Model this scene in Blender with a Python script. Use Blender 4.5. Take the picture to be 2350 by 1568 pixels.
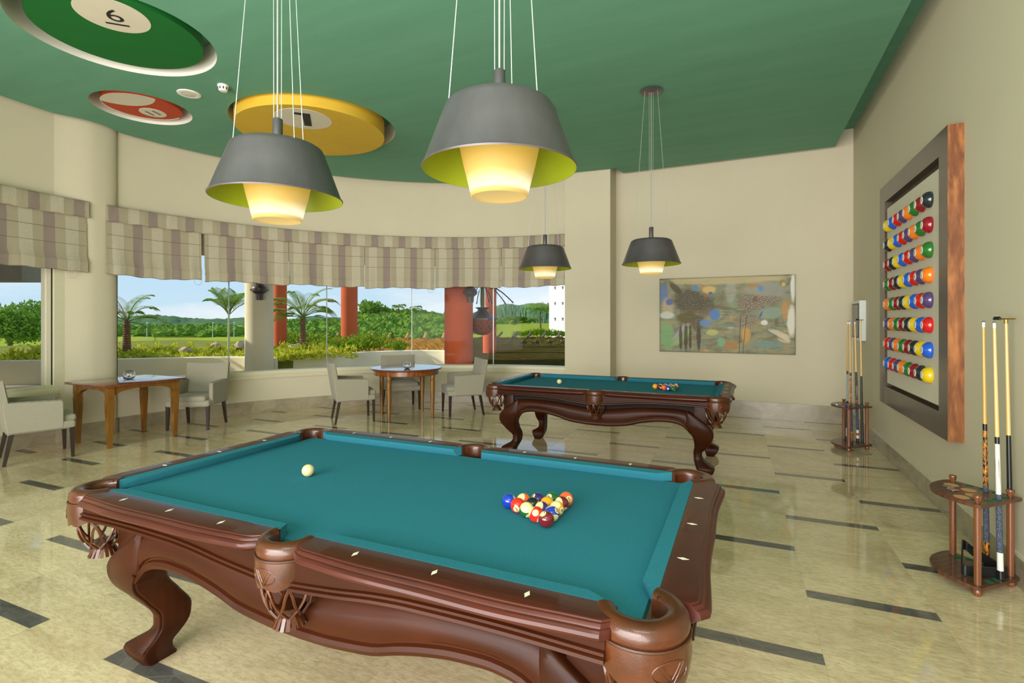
import bpy, bmesh, math, random
from math import sin, cos, pi, radians, sqrt, atan2, hypot
from mathutils import Vector, Matrix

for o in list(bpy.data.objects):
    bpy.data.objects.remove(o)
SC = bpy.context.scene
COL = SC.collection
random.seed(7)

# ------------------------------------------------------------------ camera
cam_d = bpy.data.cameras.new('camera')
cam = bpy.data.objects.new('camera', cam_d)
COL.objects.link(cam)
CAM = Vector((1.364, -1.883, 1.503))
YAW = 0.4225
cam.location = CAM
cam.rotation_euler = (pi / 2, 0, YAW)
cam_d.sensor_width = 36.0
cam_d.lens = 1188.9 / 2350 * 36.0
cam_d.shift_y = -(784 - 734.65) / 2350
cam_d.clip_end = 6000
cam_d.clip_start = 0.05
SC.camera = cam

# ------------------------------------------------------------------ colour management
SC.view_settings.view_transform = 'Standard'
SC.view_settings.look = 'None'
SC.view_settings.gamma = 1.0
SC.view_settings.exposure = 0.0
SC.view_settings.use_curve_mapping = False

# ------------------------------------------------------------------ world: blue sky with thin cloud
world = bpy.data.worlds.new('sky')
SC.world = world
world.use_nodes = True
nt = world.node_tree
nt.nodes.clear()
wout = nt.nodes.new('ShaderNodeOutputWorld')
wbg = nt.nodes.new('ShaderNodeBackground')
wtc = nt.nodes.new('ShaderNodeTexCoord')
wmap = nt.nodes.new('ShaderNodeMapping')
wmap.inputs['Scale'].default_value = (1.0, 1.0, 4.5)
wno = nt.nodes.new('ShaderNodeTexNoise')
wno.inputs['Scale'].default_value = 2.6
wno.inputs['Detail'].default_value = 7
wno.inputs['Roughness'].default_value = 0.62
wr = nt.nodes.new('ShaderNodeValToRGB')
wr.color_ramp.elements[0].position = 0.46
wr.color_ramp.elements[0].color = (0.0, 0.0, 0.0, 1)
wr.color_ramp.elements[1].position = 0.72
wr.color_ramp.elements[1].color = (1, 1, 1, 1)
wsep = nt.nodes.new('ShaderNodeSeparateXYZ')
wgr = nt.nodes.new('ShaderNodeValToRGB')
wgr.color_ramp.elements[0].position = 0.0
wgr.color_ramp.elements[0].color = (0.62, 0.82, 0.96, 1)
wgr.color_ramp.elements[1].position = 0.35
wgr.color_ramp.elements[1].color = (0.33, 0.60, 0.95, 1)
wmix = nt.nodes.new('ShaderNodeMixRGB')
wmix.inputs[2].default_value = (0.95, 0.97, 1.0, 1)
L = nt.links.new
L(wtc.outputs['Generated'], wmap.inputs[0]); L(wmap.outputs[0], wno.inputs['Vector'])
L(wno.outputs['Fac'], wr.inputs[0]); L(wtc.outputs['Generated'], wsep.inputs[0])
L(wsep.outputs['Z'], wgr.inputs[0]); L(wgr.outputs[0], wmix.inputs[1]); L(wr.outputs[0], wmix.inputs[0])
L(wmix.outputs[0], wbg.inputs['Color']); L(wbg.outputs[0], wout.inputs['Surface'])
wbg.inputs['Strength'].default_value = 1.0


def light(name, kind, loc, target, energy, color=(1, 1, 1), size=1.0, size_y=None):
    d = bpy.data.lights.new(name, kind)
    o = bpy.data.objects.new(name, d)
    COL.objects.link(o)
    o.location = loc
    v = Vector(target) - Vector(loc)
    o.rotation_euler = v.to_track_quat('-Z', 'Y').to_euler()
    d.energy = energy
    d.color = color
    if kind == 'AREA':
        d.size = size
        if size_y:
            d.shape = 'RECTANGLE'
            d.size_y = size_y
    elif kind == 'SUN':
        d.angle = size
    else:
        d.shadow_soft_size = size
    return o


SUN_DIR = Vector((-0.80, -0.42, 0.50)).normalized()
light('sun', 'SUN', (0, 0, 30), tuple(Vector((0, 0, 30)) - SUN_DIR), 5.2, (1.0, 0.93, 0.80), radians(0.6))
# added soft fill lights in the unseen rear of the hall, not known fixtures
lo = light('fill_rear', 'AREA', (-1.2, -6.6, 3.0), (-1.2, 6.0, 1.4), 265, (1.0, 0.95, 0.92), 7.6, 1.9)
lo.data.spread = radians(110)
light('fill_overhead', 'AREA', (1.7, -2.9, 3.97), (1.5, -2.0, 0.0), 100, (1.0, 0.95, 0.92), 2.2, 2.0)  # extra fill from overhead, added to brighten floor and near table
light('fill_upward', 'AREA', (0.2, -4.6, 1.0), (0.0, -1.4, 4.0), 600, (1.0, 0.97, 0.95), 5.5, 3.0)  # added bounce fill, aimed up to brighten the ceiling


# ------------------------------------------------------------------ materials
def lin(c):
    def f(u):
        u /= 255.0
        return u / 12.92 if u <= 0.04045 else ((u + 0.055) / 1.055) ** 2.4
    return (f(c[0]), f(c[1]), f(c[2]), 1.0)


MATS = {}


class NT:
    def __init__(self, name):
        self.m = bpy.data.materials.new(name)
        self.m.use_nodes = True
        self.t = self.m.node_tree
        self.t.nodes.clear()
        self.out = self.n('ShaderNodeOutputMaterial')
        MATS[name] = self.m

    def n(self, kind, **kw):
        x = self.t.nodes.new(kind)
        for k, v in kw.items():
            setattr(x, k, v)
        return x

    def l(self, a, b):
        self.t.links.new(a, b)

    def set(self, sock, v):
        if hasattr(v, 'is_output'):
            self.l(v, sock)
        else:
            sock.default_value = v

    def coord(self, which='Object', scale=(1, 1, 1), rot=(0, 0, 0), loc=(0, 0, 0)):
        tc = self.n('ShaderNodeTexCoord')
        mp = self.n('ShaderNodeMapping')
        mp.inputs['Scale'].default_value = scale
        mp.inputs['Rotation'].default_value = rot
        mp.inputs['Location'].default_value = loc
        self.l(tc.outputs[which], mp.inputs[0])
        return mp.outputs[0]

    def noise(self, vec, scale=5, detail=4, rough=0.55, dist=0.0, out='Fac'):
        x = self.n('ShaderNodeTexNoise')
        self.l(vec, x.inputs['Vector'])
        x.inputs['Scale'].default_value = scale
        x.inputs['Detail'].default_value = detail
        x.inputs['Roughness'].default_value = rough
        x.inputs['Distortion'].default_value = dist
        return x.outputs[out]

    def wave(self, vec, scale=5, dist=2, detail=2, dscale=1, btype='BANDS', dirn='X'):
        x = self.n('ShaderNodeTexWave')
        x.wave_type = btype
        if btype == 'BANDS':
            x.bands_direction = dirn
        self.l(vec, x.inputs['Vector'])
        x.inputs['Scale'].default_value = scale
        x.inputs['Distortion'].default_value = dist
        x.inputs['Detail'].default_value = detail
        x.inputs['Detail Scale'].default_value = dscale
        return x.outputs['Fac']

    def voro(self, vec, scale=5, feature='F1', out='Distance', rnd=1.0):
        x = self.n('ShaderNodeTexVoronoi')
        x.feature = feature
        self.l(vec, x.inputs['Vector'])
        x.inputs['Scale'].default_value = scale
        x.inputs['Randomness'].default_value = rnd
        return x.outputs[out]

    def ramp(self, fac, stops, interp='LINEAR'):
        x = self.n('ShaderNodeValToRGB')
        cr = x.color_ramp
        cr.interpolation = interp
        while len(cr.elements) < len(stops):
            cr.elements.new(0.5)
        for e, (p, c) in zip(cr.elements, stops):
            e.position = p
            e.color = c if len(c) == 4 else (c[0], c[1], c[2], 1)
        self.l(fac, x.inputs[0])
        return x.outputs[0]

    def gray(self, fac, a, b, va=0.0, vb=1.0):
        return self.ramp(fac, [(a, (va, va, va, 1)), (b, (vb, vb, vb, 1))])

    def mix(self, fac, a, b, mode='MIX'):
        x = self.n('ShaderNodeMixRGB')
        x.blend_type = mode
        self.set(x.inputs[0], fac)
        self.set(x.inputs[1], a)
        self.set(x.inputs[2], b)
        return x.outputs[0]

    def math(self, op, a, b=0.0, c=None, clamp=False):
        x = self.n('ShaderNodeMath')
        x.operation = op
        x.use_clamp = clamp
        self.set(x.inputs[0], a)
        self.set(x.inputs[1], b)
        if c is not None:
            self.set(x.inputs[2], c)
        return x.outputs[0]

    def sep(self, vec):
        x = self.n('ShaderNodeSeparateXYZ')
        self.l(vec, x.inputs[0])
        return x.outputs

    def bump(self, h, strength=0.2, dist=0.01):
        x = self.n('ShaderNodeBump')
        x.inputs['Strength'].default_value = strength
        x.inputs['Distance'].default_value = dist
        self.l(h, x.inputs['Height'])
        return x.outputs[0]

    def pbsdf(self, color, rough=0.5, metal=0.0, spec=0.5, coat=0.0, normal=None, sheen=0.0, emit=None, emit_s=0.0, trans=0.0, coat_rough=0.05):
        p = self.n('ShaderNodeBsdfPrincipled')
        self.set(p.inputs['Base Color'], color)
        self.set(p.inputs['Roughness'], rough)
        p.inputs['Metallic'].default_value = metal
        self.set(p.inputs['Specular IOR Level'], spec)
        p.inputs['Coat Weight'].default_value = coat
        p.inputs['Coat Roughness'].default_value = coat_rough
        p.inputs['Sheen Weight'].default_value = sheen
        p.inputs['Transmission Weight'].default_value = trans
        if emit is not None:
            self.set(p.inputs['Emission Color'], emit)
            self.set(p.inputs['Emission Strength'], emit_s)
        if normal is not None:
            self.l(normal, p.inputs['Normal'])
        self.l(p.outputs[0], self.out.inputs['Surface'])
        return p


def plain(name, rgb, rough=0.5, metal=0.0, spec=0.5, coat=0.0, var=0.06, vscale=6.0, sheen=0.0, bump=0.0, bscale=200):
    """a single paint / metal / plastic with faint uneven tone"""
    t = NT(name)
    v = t.coord('Object')
    f = t.noise(v, vscale, 4)
    c = lin(rgb)
    a = tuple(max(0, x * (1 - var)) for x in c[:3]) + (1,)
    b = tuple(min(1, x * (1 + var)) for x in c[:3]) + (1,)
    nrm = None
    if bump:
        nrm = t.bump(t.noise(v, bscale, 2), bump, 0.002)
    t.pbsdf(t.ramp(f, [(0.3, a), (0.7, b)]), rough, metal, spec, coat, nrm, sheen)
    return t.m


def wood(name, dark, light_, rough=0.3, coat=0.3, scale=(1, 14, 14), s=2.5, dist=3.0, spec=0.5, gm=0.3):
    t = NT(name)
    v = t.coord('Object', scale)
    f = t.noise(v, s, 6, 0.6, 0.6)
    g = t.wave(v, s * 1.3, dist, 3, 1.5, 'BANDS', 'Y')
    f2 = t.mix(gm, f, g)
    c = t.ramp(f2, [(0.25, lin(dark)), (0.75, lin(light_))])
    t.pbsdf(c, rough, 0, spec, coat)
    return t.m


# painted plaster
plain('wall_paint', (206, 197, 172), 0.75, spec=0.25, var=0.02, vscale=1.2)
plain('wall_paint_grey', (176, 167, 146), 0.7, spec=0.25, var=0.02, vscale=1.2)
plain('sill_paint', (214, 207, 178), 0.45, var=0.02)
plain('terrace_plaster', (236, 224, 186), 0.85, spec=0.2, var=0.06, vscale=0.8)
plain('white_plaster', (226, 222, 210), 0.7, var=0.02)
t = NT('ceiling_green')
v = t.coord('Object', (0.5, 3.0, 1))
c = t.ramp(t.noise(v, 1.6, 5, 0.6), [(0.3, lin((100, 153, 126))), (0.7, lin((107, 160, 133)))])
t.pbsdf(c, 0.75, spec=0.25)
plain('ball_green_paint', (22, 104, 42), 0.7, spec=0.25, var=0.03)
plain('ball_yellow_paint', (214, 176, 58), 0.7, spec=0.25, var=0.03)
plain('ball_red_paint', (188, 72, 44), 0.7, spec=0.25, var=0.03)
plain('cream_paint', (214, 206, 186), 0.7, spec=0.25, var=0.02)
plain('numeral_black', (28, 28, 26), 0.6)
plain('white_plastic', (232, 230, 220), 0.4)
plain('grey_slot', (70, 70, 66), 0.6)

# marble floor with dark inset strips in running bond
t = NT('marble_floor')
tc = t.n('ShaderNodeTexCoord')
mp = t.n('ShaderNodeMapping')
mp.vector_type = 'TEXTURE'
mp.inputs['Location'].default_value = (1.65, 2.63, 0)
mp.inputs['Rotation'].default_value = (0, 0, 0.018)
t.l(tc.outputs['Object'], mp.inputs[0])
sx, sy, sz = t.sep(mp.outputs[0])
PW, PH, SH = 0.587, 1.211, 0.084
col = t.math('FLOOR', t.math('DIVIDE', sx, PW))
odd = t.math('MODULO', t.math('ABSOLUTE', col), 2.0)
yy = t.math('SUBTRACT', sy, t.math('MULTIPLY', odd, PH / 2))
fy = t.math('MULTIPLY', t.math('SUBTRACT', t.math('DIVIDE', yy, PH), t.math('FLOOR', t.math('DIVIDE', yy, PH))), PH)
strip = t.math('GREATER_THAN', fy, PH - SH)
fx = t.math('MULTIPLY', t.math('SUBTRACT', t.math('DIVIDE', sx, PW), col), PW)
ex = t.math('LESS_THAN', t.math('MINIMUM', fx, t.math('SUBTRACT', PW, fx)), 0.0016)
ey = t.math('LESS_THAN', t.math('MINIMUM', fy, t.math('ABSOLUTE', t.math('SUBTRACT', fy, PH - SH))), 0.0014)
seam = t.math('MAXIMUM', ex, ey)
# tone per tile
tid = t.n('ShaderNodeCombineXYZ')
t.l(col, tid.inputs[0])
t.l(t.math('FLOOR', t.math('DIVIDE', yy, PH / 2)), tid.inputs[1])
wn = t.n('ShaderNodeTexWhiteNoise')
t.l(tid.outputs[0], wn.inputs['Vector'])
vo = t.coord('Object', (0.8, 2.2, 1))
vn = t.n('ShaderNodeVectorMath'); vn.operation = 'ADD'
t.l(vo, vn.inputs[0]); t.l(wn.outputs['Color'], vn.inputs[1])
n1 = t.noise(vn.outputs[0], 1.8, 8, 0.62, 0.9)
n2 = t.noise(vn.outputs[0], 11, 7, 0.72, 1.4)
n3 = t.noise(t.coord('Object', (3.0, 9.0, 1)), 6.5, 7, 0.75, 0.6)
base = t.ramp(n1, [(0.28, lin((198, 177, 140))), (0.5, lin((224, 205, 166))), (0.72, lin((238, 220, 182)))])
base = t.mix(t.gray(n3, 0.42, 0.60, 0.0, 0.55), base, lin((176, 152, 112)))
pits = t.gray(n2, 0.30, 0.37, 1.0, 0.0)
base = t.mix(t.math('MULTIPLY', pits, 0.7), base, lin((120, 102, 74)))
tone = t.math('ADD', 0.88, t.math('MULTIPLY', wn.outputs['Value'], 0.2))
tcol = t.n('ShaderNodeCombineXYZ')
for i in range(3):
    t.l(tone, tcol.inputs[i])
base = t.mix(1.0, base, tcol.outputs[0], 'MULTIPLY')
base = t.mix(t.math('MULTIPLY', seam, 0.25), base, lin((140, 124, 98)))
vein = t.voro(t.coord('Object', (1, 1, 1)), 7, 'DISTANCE_TO_EDGE')
dk = t.ramp(t.noise(vo, 7, 6, 0.65), [(0.3, lin((74, 72, 70))), (0.7, lin((104, 101, 97)))])
dk = t.mix(t.gray(vein, 0.0, 0.012, 0.35, 0.0), dk, lin((150, 146, 138)))
t.pbsdf(t.mix(strip, base, dk), t.gray(n1, 0.3, 0.7, 0.045, 0.08), spec=0.75)

t = NT('travertine')
v = t.coord('Object', (1, 1, 1.6))
n = t.noise(v, 3.0, 7, 0.65, 1.0)
n2 = t.noise(v, 18, 5, 0.7)
c = t.ramp(n, [(0.3, lin((140, 128, 106))), (0.7, lin((176, 163, 138)))])
c = t.mix(t.gray(n2, 0.62, 0.70, 0, 0.35), c, lin((118, 104, 82)))
t.pbsdf(c, 0.25)
wood('mahogany', (52, 20, 14), (78, 32, 22), 0.30, 0.08, (1, 6, 6), 1.8, gm=0.12, spec=0.3)
wood('mahogany_side', (40, 16, 6), (62, 27, 9), 0.38, 0.03, (1, 4, 4), 1.5, gm=0.10, spec=0.14)
wood('ebonised', (22, 16, 13), (34, 25, 20), 0.6, 0.0, spec=0.15)
wood('honey_pine', (98, 62, 16), (144, 98, 34), 0.35, 0.25, (9, 9, 1), 2.4)
wood('table_top_wood', (84, 44, 24), (128, 72, 40), 0.10, 0.6, (2, 9, 9), 2.0)
wood('apron_pine', (100, 52, 20), (150, 84, 36), 0.3, 0.3, (2, 2, 9), 2.2)
wood('rack_wood', (92, 52, 30), (140, 84, 50), 0.32, 0.3, (9, 9, 1), 2.5)
wood('rack_plate', (72, 42, 28), (104, 64, 44), 0.35, 0.3, (3, 3, 3), 2.0)
wood('walnut_figured', (96, 50, 24), (190, 122, 68), 0.35, 0.3, (3, 3, 0.7), 2.6, 6.0)
wood('frame_inner', (62, 46, 28), (84, 62, 40), 0.4, 0.1, (3, 3, 1), 1.5, gm=0.06)
wood('frame_brown', (72, 59, 54), (84, 71, 65), 0.3, 0.2, (3, 3, 1), 1.5, gm=0.06)
wood('chair_leg_wood', (30, 21, 17), (50, 36, 29), 0.35, 0.3, (8, 8, 1), 2)
wood('cue_maple', (206, 170, 104), (228, 196, 134), 0.3, 0.3, (14, 14, 1), 2)
wood('cue_maple_dark', (188, 148, 74), (214, 176, 100), 0.3, 0.3, (14, 14, 1), 2)
plain('cue_black', (22, 23, 26), 0.25, coat=0.3)
plain('cue_white', (226, 224, 214), 0.3, coat=0.3)
plain('cue_silver', (150, 158, 156), 0.35)
plain('cue_tip_grey', (70, 84, 92), 0.8)
plain('brass', (186, 146, 78), 0.3, metal=0.8)
t = NT('cue_tortoise')
v = t.coord('Object', (60, 60, 22))
c = t.ramp(t.noise(v, 1.0, 4, 0.6, 1.5), [(0.42, lin((30, 18, 8))), (0.56, lin((190, 118, 20))), (0.75, lin((224, 150, 40)))])
t.pbsdf(c, 0.25, coat=0.4)
t = NT('cue_irish_linen')
v = t.coord('Object')
c = t.ramp(t.voro(v, 320), [(0.2, lin((150, 158, 176))), (0.45, lin((44, 52, 72)))])
t.pbsdf(c, 0.8)
plain('collar_red', (176, 70, 44), 0.4)

# felt
t = NT('felt')
v = t.coord('Object')
n = t.noise(v, 260, 2)
s = t.voro(v, 26)
c = t.ramp(n, [(0.3, lin((40, 110, 128))), (0.7, lin((52, 122, 140)))])
c = t.mix(t.gray(s, 0.015, 0.03, 0.25, 0.0), c, lin((90, 170, 174)))
t.pbsdf(c, 0.95, spec=0.08)
plain('green_felt', (34, 108, 80), 0.9, spec=0.1)
plain('cork_disc', (196, 148, 98), 0.8)

t = NT('leather')
v = t.coord('Object')
c = t.ramp(t.noise(v, 9, 5, 0.6), [(0.3, lin((60, 26, 9))), (0.7, lin((88, 42, 16)))])
t.pbsdf(c, 0.3, coat=0.25, normal=t.bump(t.voro(v, 240), 0.08, 0.002))
plain('leather_dark', (66, 34, 16), 0.4)
plain('mother_of_pearl', (238, 230, 208), 0.25)

t = NT('chair_tweed')
v = t.coord('Object')
wv = t.noise(v, 190, 3, 0.7)
wv2 = t.wave(v, 120, 1.5, 2, 2, 'BANDS', 'Z')
c = t.ramp(t.mix(0.45, wv, wv2), [(0.32, lin((128, 122, 106))), (0.68, lin((176, 170, 152)))])
t.pbsdf(c, 0.95, spec=0.1, sheen=0.15, normal=t.bump(wv, 0.25, 0.002))
plain('chair_piping', (150, 142, 122), 0.9)

# striped roman blind cloth: UV.x runs in stripe periods, UV.y in metres
t = NT('blind_stripe')
tc = t.n('ShaderNodeTexCoord')
ux, uy, uz = t.sep(tc.outputs['UV'])
wig = t.math('MULTIPLY', t.math('SUBTRACT', t.noise(t.coord('UV', (2, 9, 1)), 3, 3), 0.5), 0.02)
fr = t.math('FRACT', t.math('ADD', ux, wig))
d0 = t.math('ABSOLUTE', t.math('SUBTRACT', fr, 0.5))
mauve = t.math('GREATER_THAN', d0, 0.5 - 0.125)
cream = t.math('LESS_THAN', d0, 0.145)
loop = t.wave(t.coord('UV', (10, 26, 1)), 3.2, 3.0, 2, 2.0, 'BANDS', 'X')
loop2 = t.noise(t.coord('UV', (44, 55, 1)), 3.0, 2)
lp = t.math('MULTIPLY', t.gray(loop, 0.42, 0.60), t.gray(loop2, 0.38, 0.52))
taupe = t.ramp(t.noise(t.coord('UV', (40, 160, 1)), 2, 3), [(0.3, lin((162, 152, 129))), (0.7, lin((176, 166, 142)))])
mau = t.ramp(t.noise(t.coord('UV', (40, 160, 1)), 2, 3), [(0.3, lin((142, 127, 119))), (0.7, lin((152, 137, 128)))])
cr = t.mix(lp, lin((168, 159, 136)), lin((216, 208, 188)))
c = t.mix(mauve, taupe, mau)
c = t.mix(cream, c, cr)
t.pbsdf(c, 0.95, spec=0.1)
plain('blind_seam', (106, 96, 84), 0.9)
plain('cord_white', (200, 196, 184), 0.6)

# lamps
t = NT('lamp_black_metal')
v = t.coord('Object', (1, 1, 0.4))
t.pbsdf(t.ramp(t.noise(v, 7, 5), [(0.3, lin((98, 91, 95))), (0.7, lin((113, 106, 110)))]), t.gray(t.noise(v, 5, 4), 0.3, 0.7, 0.36, 0.46), metal=0.65, spec=0.6)
plain('lamp_green_inside', (150, 164, 22), 0.45)
t = NT('lamp_glass')
tc = t.n('ShaderNodeTexCoord')
gx, gy, gz = t.sep(tc.outputs['Object'])
# the bulb sits low in the cup: its glow fades upward
e = t.ramp(gz, [(0.0, (0.80, 0.56, 0.18, 1)), (0.012, (0.95, 0.74, 0.34, 1)), (0.022, (1.0, 0.95, 0.74, 1)), (0.045, (1.0, 0.93, 0.66, 1)), (0.085, (0.80, 0.58, 0.20, 1)), (0.14, (0.66, 0.43, 0.07, 1)), (0.3, (0.5, 0.3, 0.04, 1))])
es = t.ramp(gz, [(0.0, (0.55, 0.55, 0.55, 1)), (0.012, (0.62, 0.62, 0.62, 1)), (0.022, (1.0, 1.0, 1.0, 1)), (0.045, (0.9, 0.9, 0.9, 1)), (0.085, (0.62, 0.62, 0.62, 1)), (0.2, (0.55, 0.55, 0.55, 1))])
t.pbsdf(lin((150, 120, 56)), 0.55, spec=0.2, emit=e, emit_s=es)
plain('steel_wire', (206, 208, 206), 0.3, metal=0.6)
plain('cable_grey', (150, 150, 148), 0.5)

# glass
t = NT('window_glass')
tr = t.n('ShaderNodeBsdfTransparent')
tr.inputs[0].default_value = (0.97, 0.98, 0.97, 1)
gl = t.n('ShaderNodeBsdfGlossy')
gl.inputs['Roughness'].default_value = 0.0
gl.inputs['Color'].default_value = (0.9, 0.92, 0.9, 1)
fz = t.n('ShaderNodeFresnel')
fz.inputs['IOR'].default_value = 1.13
mx = t.n('ShaderNodeMixShader')
t.l(fz.outputs[0], mx.inputs[0]); t.l(tr.outputs[0], mx.inputs[1]); t.l(gl.outputs[0], mx.inputs[2])
t.l(mx.outputs[0], t.out.inputs['Surface'])
t = NT('bowl_glass')
g = t.n('ShaderNodeBsdfGlass')
g.inputs['Roughness'].default_value = 0.0
g.inputs['IOR'].default_value = 1.45
t.l(g.outputs[0], t.out.inputs['Surface'])
plain('gasket_dark', (40, 44, 52), 0.5)
plain('joint_silver', (150, 158, 156), 0.35, metal=0.3)
plain('panel_white', (222, 226, 222), 0.4)
plain('panel_grey', (140, 134, 128), 0.35)
plain('panel_dark', (64, 60, 62), 0.4)
plain('foil', (196, 200, 200), 0.18, metal=0.9, var=0.3, vscale=60)
plain('chalk_blue', (34, 60, 150), 0.9)
plain('black_plastic', (24, 26, 27), 0.28, var=0.1)

# outdoors
plain('terracotta_paint', (196, 92, 52), 0.8, spec=0.2, var=0.05, vscale=1.5)
plain('terracotta_clay', (150, 84, 56), 0.8, spec=0.2, var=0.12, vscale=6)
plain('lantern_bronze', (84, 68, 60), 0.45, metal=0.3)
plain('lantern_black', (30, 30, 30), 0.4)
plain('terrace_stone', (150, 138, 116), 0.8)
plain('roof_beam_grey', (150, 142, 122), 0.85)
plain('bed_gravel', (200, 190, 170), 0.9, var=0.25, vscale=9)
plain('rock_stone', (176, 158, 132), 0.85, var=0.2, vscale=7)
plain('white_building', (240, 238, 230), 0.8)
plain('building_window', (90, 84, 74), 0.5)
plain('pole_wood', (190, 132, 64), 0.7, var=0.2)
plain('lamp_post_grey', (196, 200, 204), 0.5)


def leafmat(name, a, b, c2, scale=3.0, rough=0.55):
    t = NT(name)
    v = t.coord('Object')
    oi = t.mix(0.45, t.noise(v, scale, 4, 0.65), t.noise(v, scale * 7, 5, 0.7))
    c = t.ramp(oi, [(0.3, lin(a)), (0.5, lin(b)), (0.72, lin(c2))])
    d = t.n('ShaderNodeBsdfDiffuse'); t.l(c, d.inputs[0])
    tl = t.n('ShaderNodeBsdfTranslucent'); t.l(c, tl.inputs[0])
    m = t.n('ShaderNodeMixShader'); m.inputs[0].default_value = 0.3
    t.l(d.outputs[0], m.inputs[1]); t.l(tl.outputs[0], m.inputs[2])
    t.l(m.outputs[0], t.out.inputs['Surface'])
    return t.m


leafmat('leaf_croton', (120, 146, 34), (196, 200, 64), (236, 230, 120), 2.6)
leafmat('leaf_green', (70, 108, 40), (116, 152, 54), (170, 194, 84), 1.2)
leafmat('leaf_vine', (84, 120, 30), (130, 156, 44), (176, 190, 70), 2.0)
leafmat('leaf_palm', (98, 130, 50), (138, 164, 72), (184, 194, 108), 1.6)
leafmat('leaf_palm_dry', (150, 148, 96), (176, 168, 116), (196, 184, 130), 1.6)
leafmat('leaf_forest', (78, 112, 44), (124, 158, 62), (164, 188, 84), 0.16)
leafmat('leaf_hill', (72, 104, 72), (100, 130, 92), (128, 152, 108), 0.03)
leafmat('grass_field', (134, 152, 50), (156, 170, 62), (176, 156, 96), 0.03)
leafmat('bank_soil', (104, 128, 48), (150, 150, 74), (176, 156, 110), 1.3)
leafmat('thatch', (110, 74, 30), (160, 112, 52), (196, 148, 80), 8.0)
leafmat('thatch_shaded', (56, 50, 24), (80, 70, 34), (104, 92, 48), 3.0)  # thatch lying in shade: the shade is put into this darker colour
plain('bark_palm', (128, 92, 66), 0.9, var=0.35, vscale=14)
plain('bark_green', (196, 196, 110), 0.8, var=0.1)
plain('bark_brown', (96, 78, 56), 0.9, var=0.2)


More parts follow.
